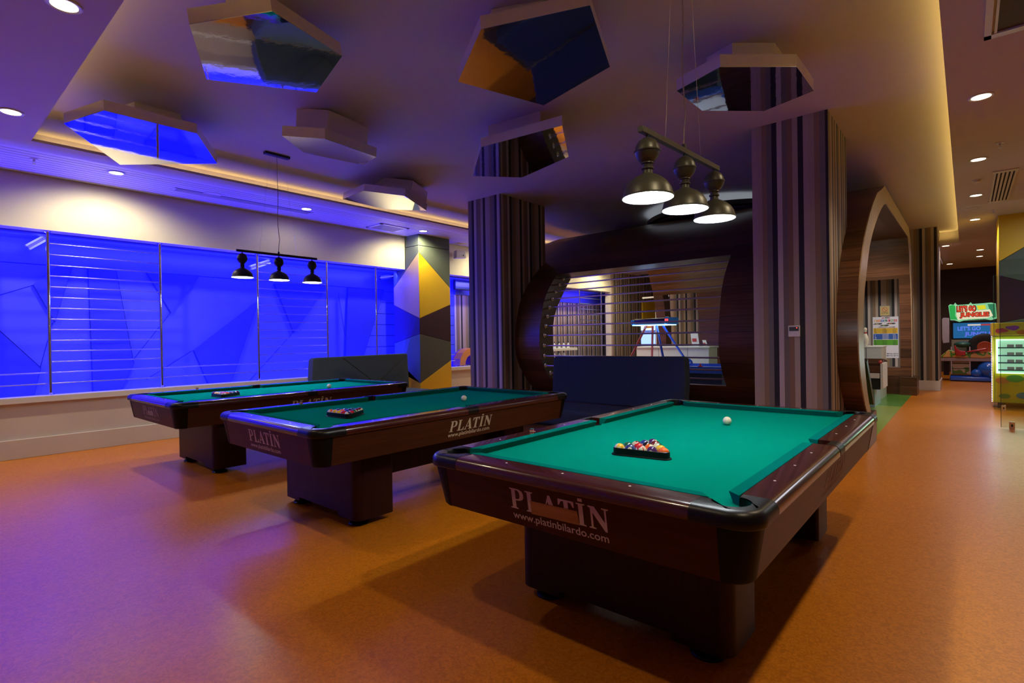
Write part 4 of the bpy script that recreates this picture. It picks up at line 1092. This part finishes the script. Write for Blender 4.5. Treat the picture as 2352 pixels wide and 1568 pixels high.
ptext('PERSON / GAME', 1.68, .34, 1.520, .026, mat('plum_ink', (.10, .01, .06), .5))
for z1, z0, c, ls, ic in ((1.512, 1.375, (.60, .36, .01), ['1|GAME|7 TL', '8|GAMES|50 TL', '20|GAMES|90 TL', '30|GAMES|99 TL'], ink),
                          (1.366, 1.230, (.01, .08, .38), ['4|KETCHUP|5 TL', '8|KETCHUP|20 TL', '20|KETCHUP|30 TL', '30|KETCHUP|50 TL'], wtx),
                          (1.221, 1.085, (.08, .32, .01), ['1|JETON|5 TL', '10|JETON|50 TL', '20|JETON|100 TL', '40|JETON|200 TL'], ink)):
    pq('price_table', 1.788, 1.287, z0, z1, mat('tbl', c, .5), 1)
    for k, l in enumerate(ls):
        z = z1 - .033 - k * .033
        a, b, c3 = l.split('|')
        ptext(a, 1.76, .016 * len(a), z, .018, ic); ptext(b, 1.60, .018 * len(b), z, .018, ic); ptext(c3, 1.385, .0135 * len(c3), z, .018, ic)
ptext('30 MIN 4x / 20 TL', 1.565, .28, .860, .026, ink); ptext('60 MIN 7x / 35 TL', 1.565, .28, .812, .026, ink)
po.scale = (1, 1, 1)
ns = thing('no_smoking_sign', 'yellow framed no smoking sign above the bowling price poster', 'sign', (PX, 1.545, 1.94))
MB().box(-.012, 0, -.105, .105, -.125, .125).build('frame', mat('frame_grey', (.25, .25, .25), .4), ns)
MB().box(-.014, -.011, -.092, .092, -.112, .112).build('sign_paper', mat('paper_yellow', (.50, .36, .10), .5), ns)
MB().rings([[(-.015, r * math.cos(2 * PI * i / 28), .03 + r * math.sin(2 * PI * i / 28)) for i in range(28)] for r in (.046, .056)], True, False).obox((-.0152, 0, .03), (.0004, 0, 0), (0, .034, .034), (0, -.004, .004)).build('prohibition_ring', mat('ring_red', (.5, .03, .05), .5), ns)
xf(text_mesh('NO SMOKING', .13, .014, bold=.02), frame((-.0155, .065, -.048), (0, -1, 0), (0, 0, 1))).build('lettering', ink, ns)
xf(text_mesh('SIGARA ICILMEZ', .15, .012, bold=.02), frame((-.0155, .075, -.072), (0, -1, 0), (0, 0, 1))).build('lettering', ink, ns)

# white foosball style table end, cabinet and bowling pin seen through the arch
tt = thing('game_table', 'brown and black game table end with red bumper seen through the arch', 'game table', (11.5, 1.42, 0))
MB().prism([(-.30, .70), (.75, .70), (.75, .87), (.30, .92), (.05, .84), (-.12, .845), (-.24, .87), (-.30, .87)], -.27, .5, 'xz').build('wood_top', M['walnut'], tt, bevel=.006)
MB().box(-.28, .72, -.26, .48, .40, .70).build('black_cabinet', M['lampb'], tt, bevel=.005)
MB().box(-.31, .35, -.31, -.27, .42, .86).build('silver_side', M['trim'], tt, bevel=.004)
MB().box(-.315, -.305, -.26, -.02, .60, .69).build('coin_slot', M['trim'], tt)
MB().sphere((-.30, -.27, .885), .032, 16, 10).build('red_bumper', redp, tt, True)
MB().box(.45, 1.35, -.10, .35, .0, .40).build('pale_base', mat('pale_blue_base', (.45, .62, .70), .3), tt)
stt = thing('slanted_support', 'dark slanted bracket just inside the foot of the arch', 'bracket', (8.6, 1.0, .39))
MB().prism([(.45, 0), (.33, 0), (-.30, .62), (-.20, .66)], 0, .05, 'xz').build('strut', M['lampb'], stt)
wc = thing('white_cabinet', 'low white cabinet behind the game table inside the arch', 'cabinet', (13.9, 1.80, 0))
MB().box(-.4, .4, -.44, .6, 0, 1.085).build('body', mat('pale_cabinet', (.60, .64, .60), .35), wc, bevel=.004)
MB().box(-.41, .41, -.45, .61, 1.085, 1.11).build('top', M['white'], wc, bevel=.003)
MB().box(-.404, -.40, -.17, -.16, .05, 1.08).build('door_gap', M['dark'], wc)
pin = thing('bowling_pin', 'white bowling pin with red neck stripe standing on the white cabinet', 'bowling pin', (13.60, 1.655, 1.11))
PF = [(.025, 0), (.045, .03), (.060, .10), (.062, .14), (.055, .19), (.038, .24), (.025, .28), (.024, .31), (.030, .345), (.033, .365), (.026, .39), (.012, .402), (.001, .404)]
MB().lathe(PF, n=28).build('body', mat('pin_white', (.75, .74, .62), .2), pin, True)
MB().lathe([(.0245, .272), (.0265, .276), (.0265, .298), (.0245, .302)], n=24).build('neck_stripe', redp, pin, True)
# shelf of white bottles at the far left of the window
for lv in range(3):
    z = .50 + .27 * lv
    shf = thing('bottle_shelf', ['lowest', 'middle', 'top'][lv] + ' white ledge with small bottles beyond the barred window', 'shelf', (12.25, 8.62, z), 0, 'white bottle ledges')
    MB().box(-.55, .55 - .18 * (2 - lv), -.12, .12, 0, .07).build('ledge', M['white'], shf, bevel=.004)
    MB().box(-.50, -.46, .12, .33, .02, .06).box(-.20, -.16, .12, .33, .02, .06).build('bracket', M['trim'], shf)
    for k in range(4 if lv == 2 else 3):
        b = thing('white_bottle', 'small white bottle, %s from the left on the %s bottle ledge' % (['first', 'second', 'third', 'fourth'][k], ['lowest', 'middle', 'top'][lv]), 'bottle', (11.82 + k * .22, 8.60, z + .07), 0, 'small white bottles on the ledges')
        MB().lathe([(.001, 0), (.038, 0), (.040, .01), (.040, .09), (.016, .12), (.014, .15), (.001, .15)], n=16).build('body', M['white'], b, True)
        MB().lathe([(.001, .15), (.017, .15), (.017, .175), (.001, .175)], n=12).build('cap', M['dark'], b, True)
# rung panel and handrails far along the left wall, white pole, arcade screen
for x, lb in ((13.73, 'left white post of the far rung panel seen through the barred window'), (15.0, 'right white post of the far rung panel seen through the barred window')):
    t = thing('far_rail_post', lb, 'post', (x, 9.02, .762), 0, 'posts of the far rung panel')
    MB().tube((0, 0, 0), (0, 0, 2.12), .02, 14).build('pole', M['chrome'], t, True)
    MB().lathe([(.001, 0), (.045, 0), (.03, .02), (.001, .02)], n=16).build('flange', M['chrome'], t, True)
for k in range(8):
    o = MB().tube((0, 0, 0), (1.23, 0, 0), .011, 8).build('far_rung', M['steel'], None, True)
    o.location = (13.75, 9.02, 2.62 - k * .17)
    tag(o, 'pale rung, number %d from the top, in the far panel beyond the barred window' % (k + 1), 'rail', 'rungs of the far panel')
am = thing('arcade_machine', 'slim arcade machine with glowing blue screen beyond the barred window', 'arcade machine', (16.4, 7.95, 0))
MB().box(-.25, .25, -.28, .28, 0, 1.1).box(-.2, .25, -.28, .28, 1.1, 1.95).build('cabinet', mat('lilac_cabinet', (.30, .30, .55), .3), am, bevel=.02)
MB().box(-.262, -.25, -.25, .25, 1.60, 1.92).build('marquee', emis('marquee_aqua', (.45, .75, .9), 1.6), am)
MB().prism([(-.18, 1.68), (.16, 1.66), (.10, 1.80), (0, 1.86), (-.12, 1.82)], -.27, -.262, 'yz').build('marquee_art', mat('art_orange', (.7, .30, .04), .5), am)
MB().box(-.262, -.25, -.25, .25, 1.15, 1.52).build('screen', emis('screen_blue', (.25, .40, 1.0), 1.8), am)
tp = thing('white_pole_lamp', 'thin white pole with a crossbar beyond the barred window', 'pole', (15.7, 7.45, 0))
MB().tube((0, 0, 0), (0, 0, 2.62), .02).build('pole', M['white'], tp, True)
MB().obox((0, 0, 2.64), (.10, .5, 0), (.02, -.004, 0), (0, 0, .025)).build('crossbar', M['white'], tp)
yp = MB().box(17.6, 19.4, 8.86, 8.90, .2, 2.7)
tag(yp.build('yellow_lit_band', mat('painted_yellow_light', (.85, .60, .03), .4)), 'yellow lit wall panel between striped paper beyond the barred window', 'wall panel')  # yellow light on the wall is put into this panel's colour
# table tent signs on the counter
for x, y, w, h, lb in ((13.55, 5.36, .16, .36, 'white bowling price stand on the reception counter'), (13.55, 5.10, .08, .16, 'small white card holder on the reception counter')):
    t = thing('counter_sign', lb, 'sign', (x, y, 1.12))
    MB().obox((0, 0, h / 2), (0, w / 2 * 1.2, 0), (.006, 0, 0), (.02, .03, h / 2)).build('board', M['white'], t)
    MB().obox((-.012, .01, h * .45), (0, w * .35, 0), (.002, 0, 0), (.003, .006, h * .12)).build('printed_block', mat('sign_red', (.5, .06, .05), .5), t)
    MB().box(-.05, .05, -w * .6, w * .6, 0, .012).build('foot', M['white'], t)
# hanging lamp inside the timber room
hl = thing('round_ceiling_lamp', 'bright round lamp with blue shade edges inside the top of the timber room', 'hanging lamp', (9.6, 2.75, 2.58))
MB().lathe([(.001, .14), (.13, .13), (.17, .06), (.18, 0), (.17, 0), (.16, .055), (.12, .12), (.001, .13)], n=28).build('shade', mat('blue_shade', (.12, .25, .45), .3), hl, True)
MB().sphere((0, 0, .03), .05, 16, 10).build('bulb', M['bulb'], hl, True)
MB().tube((0, 0, .14), (0, 0, .60), .004).build('cord', M['lampb'], hl)

# ------------------------------------------------------------------ right side: padded column, glass panes, sweets cabinet, jungle ride
rc = thing('padded_column', 'padded column with bright yellow top at the right edge of the picture', 'column', (13.6, -.47, 0))
MB().box(.02, .95, -.95, -.02, 0, ZS - .002).build('core', M['dark'], rc)
def pad2(pts, mt): # front face x=13.6, y relative
    MB().prism(pts, -.004, .024, 'yz').build('panel', mt, rc, bevel=.008, seg=3)
def pad3(pts, mt): # face towards +y
    MB().prism(pts, -.022, .004, 'xz').build('panel', mt, rc, bevel=.008, seg=3)
pad2([(0, 2.70), (0, ZS), (-.95, ZS), (-.95, 3.34)], M['yellowp'])
pad2([(0, 2.695), (-.95, 3.335), (-.95, 2.06), (0, 2.44)], M['greenf'])
pad2([(0, 2.435), (-.95, 2.055), (-.95, 1.75), (0, 1.55)], M['plum'])
pad2([(0, 1.545), (-.95, 1.745), (-.95, .9), (0, .52)], M['greenf'])
pad2([(0, .515), (-.95, .895), (-.95, 0), (0, 0)], M['yellowp'])
pad3([(.0, 2.72), (.0, ZS), (.95, ZS), (.95, 2.2)], M['yellowp'])
pad3([(0, 2.715), (.95, 2.195), (.95, 1.2), (0, 1.2)], M['taupe'])
pad3([(0, 1.195), (.95, 1.195), (.95, 0), (0, 0)], M['plum'])
m_, N, L, P = newmat('clear_glass')
P.inputs['Base Color'].default_value = (.93, .97, .94, 1); P.inputs['Roughness'].default_value = .02; P.inputs['Transmission Weight'].default_value = 1.0; P.inputs['IOR'].default_value = 1.45
lw = N.new('ShaderNodeLayerWeight'); lw.inputs[0].default_value = .35
tr = N.new('ShaderNodeBsdfTransparent'); tr.inputs[0].default_value = (.90, .95, .90, 1)
gs = N.new('ShaderNodeBsdfGlossy'); gs.inputs['Roughness'].default_value = .02
mxs = N.new('ShaderNodeMixShader'); L.new(lw.outputs['Fresnel'], mxs.inputs[0]); L.new(tr.outputs[0], mxs.inputs[1]); L.new(gs.outputs[0], mxs.inputs[2])
L.new(mxs.outputs[0], N['Material Output'].inputs['Surface']); M['glass'] = m_
for x, h, lb in ((10.3, 2.40, 'tall frameless glass pane nearest the camera at the right edge'), (12.55, 2.36, 'tall frameless glass pane just before the sweets cabinet')):
    t = thing('glass_pane', lb, 'glass pane', (x, -.36, 0), 0, 'frameless glass panes')
    MB().box(-.005, .005, -1.6, 0, .02, h).build('pane', M['glass'], t)
    MB().box(-.006, .006, -.004, .002, .02, h).build('polished_edge', mat('glass_edge', (.03, .05, .045), .2), t)
    cp = MB().box(-.02, .02, -.145, -.085, .0, .105).box(-.02, .02, -1.4, -1.34, 0, .105).build('floor_clamp', M['steel'], t, bevel=.002)
    MB().box(-.022, .022, -.125, -.105, .035, .07).build('clamp_screw', M['dark'], cp)
# sweets cabinet
yel = mat('cabinet_yellow', (.62, .60, .02), .3, var=.03)
cb = thing('claw_prize_cabinet', 'yellow prize cabinet with lit shelves and white light dots on its edge', 'arcade machine', (13.0, -.345, 0))
MB().box(0, .55, -1.5, 0, .10, 1.30).build('body', yel, cb, bevel=.01)
MB().box(-.03, .55, -1.52, .01, 1.31, 1.54).build('header', mat('header_yellow', (.78, .50, .02), .35), cb, bevel=.01)
q = MB(); pal = [(.6, .05, .1), (.35, .05, .4), (.75, .18, .02), (.15, .35, .05), (.7, .1, .02)]
random.seed(3)
for k in range(9):
    y = -.12 - k * .15; z = 1.40 + .05 * math.sin(k * 1.9)
    pts = [(y + .09 * math.cos(a) * random.uniform(.7, 1.2), z + .045 * math.sin(a) * random.uniform(.7, 1.2)) for a in [i * PI / 5 for i in range(10)]]
    MB().prism(pts, -.034 - .0004 * k, -.03, 'yz').build('header_swirl', mat('swirl%d' % k, pal[k % 5], .4), cb)
MB().box(-.006, .0, -1.45, -.055, .645, 1.245).build('window_back', emis('window_glow', (.55, .90, .70), .75), cb)
fr_ = MB().box(-.05, -.006, -1.45, -.055, 1.225, 1.245).box(-.05, -.006, -.075, -.055, .645, 1.225).box(-.05, -.006, -1.45, -.055, .63, .645)
fr_.build('window_frame', emis('window_tube', (.80, 1.0, .92), 2.2), cb)
for k, z in enumerate((1.08, .94, .81, .68)):
    s = MB().box(-.045, -.006, -1.44, -.08, z, z + .022).build('shelf', mat('shelf_dark%d' % k, (.03, .10, .12), .3), cb)
    for j in range(8):
        MB().box(-.044, -.02, -.20 - j * .11 - .09, -.20 - j * .11, z + .022, z + .070).build('prize_box', mat('prize_grey%d' % (j % 3), [(.55, .5, .5), (.5, .48, .5), (.25, .15, .08)][j % 3], .5), s)
MB().box(-.004, 0, -1.42, -.06, .16, .58).build('art_panel', mat('art_amber', (.75, .50, .02), .35, var=.35, scale=3), cb)
for k, (y, z, w, c) in enumerate(((-.14, .50, .10, (.70, .22, .05)), (-.30, .54, .12, (.10, .35, .05)), (-.62, .50, .10, (.75, .25, .05)), (-.85, .42, .14, (.02, .10, .40)), (-.42, .24, .11, (.05, .22, .35)), (-.16, .22, .08, (.15, .30, .04)))):
    pts = [(y + w * math.cos(a), z + w * .55 * math.sin(a)) for a in [i * PI / 6 for i in range(12)]]
    MB().prism(pts, -.0065 - .0003 * k, -.004, 'yz').build('art_shape', mat('artc%d' % k, c, .4), cb)
dots = MB()
for k in range(48): dots.sphere((-.008, .006, .12 + k * .030), .006, 6, 4)
dots.build('light_dots', emis('dot_white', (.55, .50, 1.0), 9), cb)
for y in (-.12, -1.3):
    MB().box(.02, .12, y - .05, y + .05, 0, .10).build('foot', M['lampb'], cb)
area('cabinet_glow', (12.93, -.9, .95), 1.2, .55, 7, (.75, 1.0, .88), (-1, 0, 0), xaxis=(0, 1, 0))
point('dots_glow', (12.93, -.31, .9), 2.2, (.25, .2, 1.0), .1)

# jungle ride
def camo(name, cols_, scale=3):
    m_, N, L, P = newmat(name); tc = N.new('ShaderNodeTexCoord'); nz = N.new('ShaderNodeTexNoise'); nz.inputs['Scale'].default_value = scale; nz.inputs['Detail'].default_value = 1
    L.new(tc.outputs['Object'], nz.inputs['Vector']); r = N.new('ShaderNodeValToRGB'); r.color_ramp.interpolation = 'CONSTANT'
    e = r.color_ramp.elements; e[0].color = (*cols_[0], 1); e[1].position = .48; e[1].color = (*cols_[1], 1)
    if len(cols_) > 2: e.new(.56).color = (*cols_[2], 1)
    L.new(nz.outputs['Fac'], r.inputs[0]); L.new(r.outputs[0], P.inputs['Base Color']); P.inputs['Roughness'].default_value = .2; P.inputs['Coat Weight'].default_value = .5
    return m_
jr = thing('jungle_arcade_ride', 'large jungle arcade machine with lettered marquee, seat, tyre and blue base', 'arcade machine', (19.5, 0, 0))
MB().prism([(-.1, .02), (.05, 0), (.6, 0), (.6, .15), (.02, .155), (-.08, .12)], -.62, .37, 'xz').build('blue_base', blue_p, jr, bevel=.02)
MB().sphere((.15, -.46, .33), .26, 24, 14, (1, 1, .95)).sphere((.05, -.20, .22), .13, 16, 10).sphere((.0, -.55, .20), .14, 16, 10).build('blue_bulge', mat('wave_blue', (.02, .14, .75), .12, coat=.6), jr, True)
st_ = MB()
for k in range(4): st_.box(.02 + k * .05, .30, -.05, .33, .20 + k * .145, .335 + k * .145)
st_.build('camouflage_steps', camo('camo_steps', [(.42, .32, .26), (.05, .16, .03)], 3.2), jr, bevel=.01)
for y in (.34, -.06): MB().path([(.0, y, .2), (.02, y, .5), (.10, y, .80), (.16, y, .96)], .016).build('step_rail', mat('step_rail', (.45, .36, .42), .4), jr, True)
MB().box(.3, .34, -.62, .36, .18, .66).box(.3, .9, .40, .52, .14, .62).build('dark_cabinet', mat('navy_panel', (.02, .02, .07), .4), jr)
co = MB().prism([(.58, .70), (.40, .88), (.10, .80), (-.20, .80), (-.64, .84), (-.64, .68), (-.3, .65), (.2, .67), (.58, .66)], .0, .55, 'yz')
co.build('console_deck', camo('jungle_paint', [(.70, .42, .16), (.10, .34, .04), (.75, .45, .14)], 4), jr, bevel=.02)
MB().box(.02, .5, -.62, .58, .56, .665).build('deck_skirt', mat('lilac_skirt', (.40, .34, .44), .4), jr, bevel=.01)
MB().prism([(.28, .98), (.25, 1.02), (.22, .92), (.15, .86), (.03, .84), (.03, .72), (.24, .72)], -.06, .16, 'yz').prism([(.0, .84), (-.25, .90), (-.40, .93), (-.44, .88), (-.30, .85), (0, .81)], -.06, .16, 'yz').build('red_seat', redp, jr, bevel=.015)
MB().sphere((.3, .10, 1.02), .16, 16, 10, (1, 1.2, .55)).build('green_mound', mat('dark_green', (.02, .10, .07), .4), jr, True)
MB().lathe([(.19, -.08), (.30, -.10), (.38, -.07), (.39, 0), (.38, .07), (.30, .10), (.19, .08), (.19, -.08)], (.42, -.38, .94), 36, 'x').build('tyre', mat('tyre_rubber', (.012, .012, .014), .45), jr, True)
MB().lathe([(.001, -.02), (.20, -.04), (.20, .04), (.001, .03)], (.40, -.38, .94), 32, 'x').lathe([(.12, -.07), (.15, -.08), (.17, -.06), (.12, -.05)], (.40, -.38, .94), 32, 'x').build('wheel_rim', mat('rim_red', (.42, .07, .03), .3), jr, True)
MB().box(.55, .95, -.66, .34, .60, 1.16).build('screen_plinth', mat('grey_plinth', (.28, .26, .22), .5), jr)
MB().box(.60, .95, -.66, .34, 1.16, 1.70).build('screen_case', M['lampb'], jr, bevel=.01)
scr = emis('screen_water', (.01, .12, .32), .8)
MB().box(.585, .60, -.62, .30, 1.20, 1.64).build('screen', scr, jr)
def jtext(s, y0, w, z0, h, mt, x, nm='lettering', bold=.03, par=None): return xf(text_mesh(s, w, h, bold=bold), frame((x, y0, z0), (0, -1, 0), (0, 0, 1))).build(nm, mt, par or jr)
jtext("LET'S GO", .20, .50, 1.42, .12, emis('screen_lilac', (.10, .20, .85), .9), .582); jtext('JUNGLE', .05, .60, 1.24, .14, emis('screen_lilac2', (.12, .16, .85), .9), .582)
MB().box(.580, .584, -.30, -.02, 1.555, 1.60).build('screen_banner', emis('banner_white', (.75, .7, .65), .7), jr)
MB().box(.580, .584, -.56, -.31, 1.555, 1.60).build('screen_banner', emis('banner_red', (.45, .05, .05), .7), jr)
mqp = [(.40, 2.15), (.36, 2.19), (.28, 2.17), (.25, 2.23), (.20, 2.16), (-.05, 2.17), (-.09, 2.22), (-.13, 2.17), (-.52, 2.19), (-.62, 2.16), (-.64, 1.74), (-.52, 1.70), (-.40, 1.73), (.06, 1.71), (.16, 1.67), (.26, 1.72), (.36, 1.73), (.38, 1.95)]
mq = MB().prism([(y, z) for y, z in mqp], .50, .60, 'yz').build('marquee', emis('marquee_green', (.22, .62, .34), .75), jr)
for pts, c in (([(.385, 2.14), (.30, 2.17), (.24, 2.12), (.25, 1.85), (.20, 1.74), (.36, 1.75), (.37, 1.95)], (.02, .42, .08)), ([(-.45, 2.15), (-.60, 2.15), (-.62, 1.78), (-.55, 1.76), (-.50, 1.95)], (.02, .22, .10)), ([(-.22, 2.12), (-.40, 2.13), (-.42, 2.02), (-.25, 2.0)], (.75, .72, .02))):
    MB().prism(pts, .494, .499, 'yz').build('jungle_leaves', emis('leafglow%d' % int(c[0] * 100 + c[1] * 10), c, .7), mq)
MB().prism([(.24, 2.16), (.20, 2.13), (-.12, 2.14), (-.22, 1.98), (-.50, 2.0), (-.56, 1.82), (-.44, 1.76), (.10, 1.74), (.19, 1.72), (.22, 1.85)], .490, .494, 'yz').build('letter_backing', emis('backing_cream', (.85, .80, .55), .7), mq)
rd = emis('letter_red', (.72, .05, .02), .8)
ol_ = emis('letter_outline', (.06, .03, .01), .4)
jtext("LET'S GO", .225, .44, 1.945, .20, ol_, .489, 'letter_outline', .11, mq); jtext('JUNGLE!', .16, .65, 1.765, .18, ol_, .489, 'letter_outline', .10, mq)
jtext("LET'S GO", .205, .40, 1.965, .165, rd, .486, par=mq, bold=.045); jtext('JUNGLE!', .14, .61, 1.78, .15, rd, .486, par=mq, bold=.045)
jtext('LOST IN ISLAND OF SPICE', -.02, .40, 1.722, .022, emis('letter_green', (.02, .25, .08), .6), .489, par=mq)
ws_ = MB().prism([(.55, 1.76), (.52, 1.80), (.385, 1.79), (.385, 1.08), (.53, 1.06), (.55, 1.2)], .40, .46, 'yz')
ws_.build('white_wing_panel', mat('wing_white', (.50, .46, .58), .35), jr, bevel=.01)
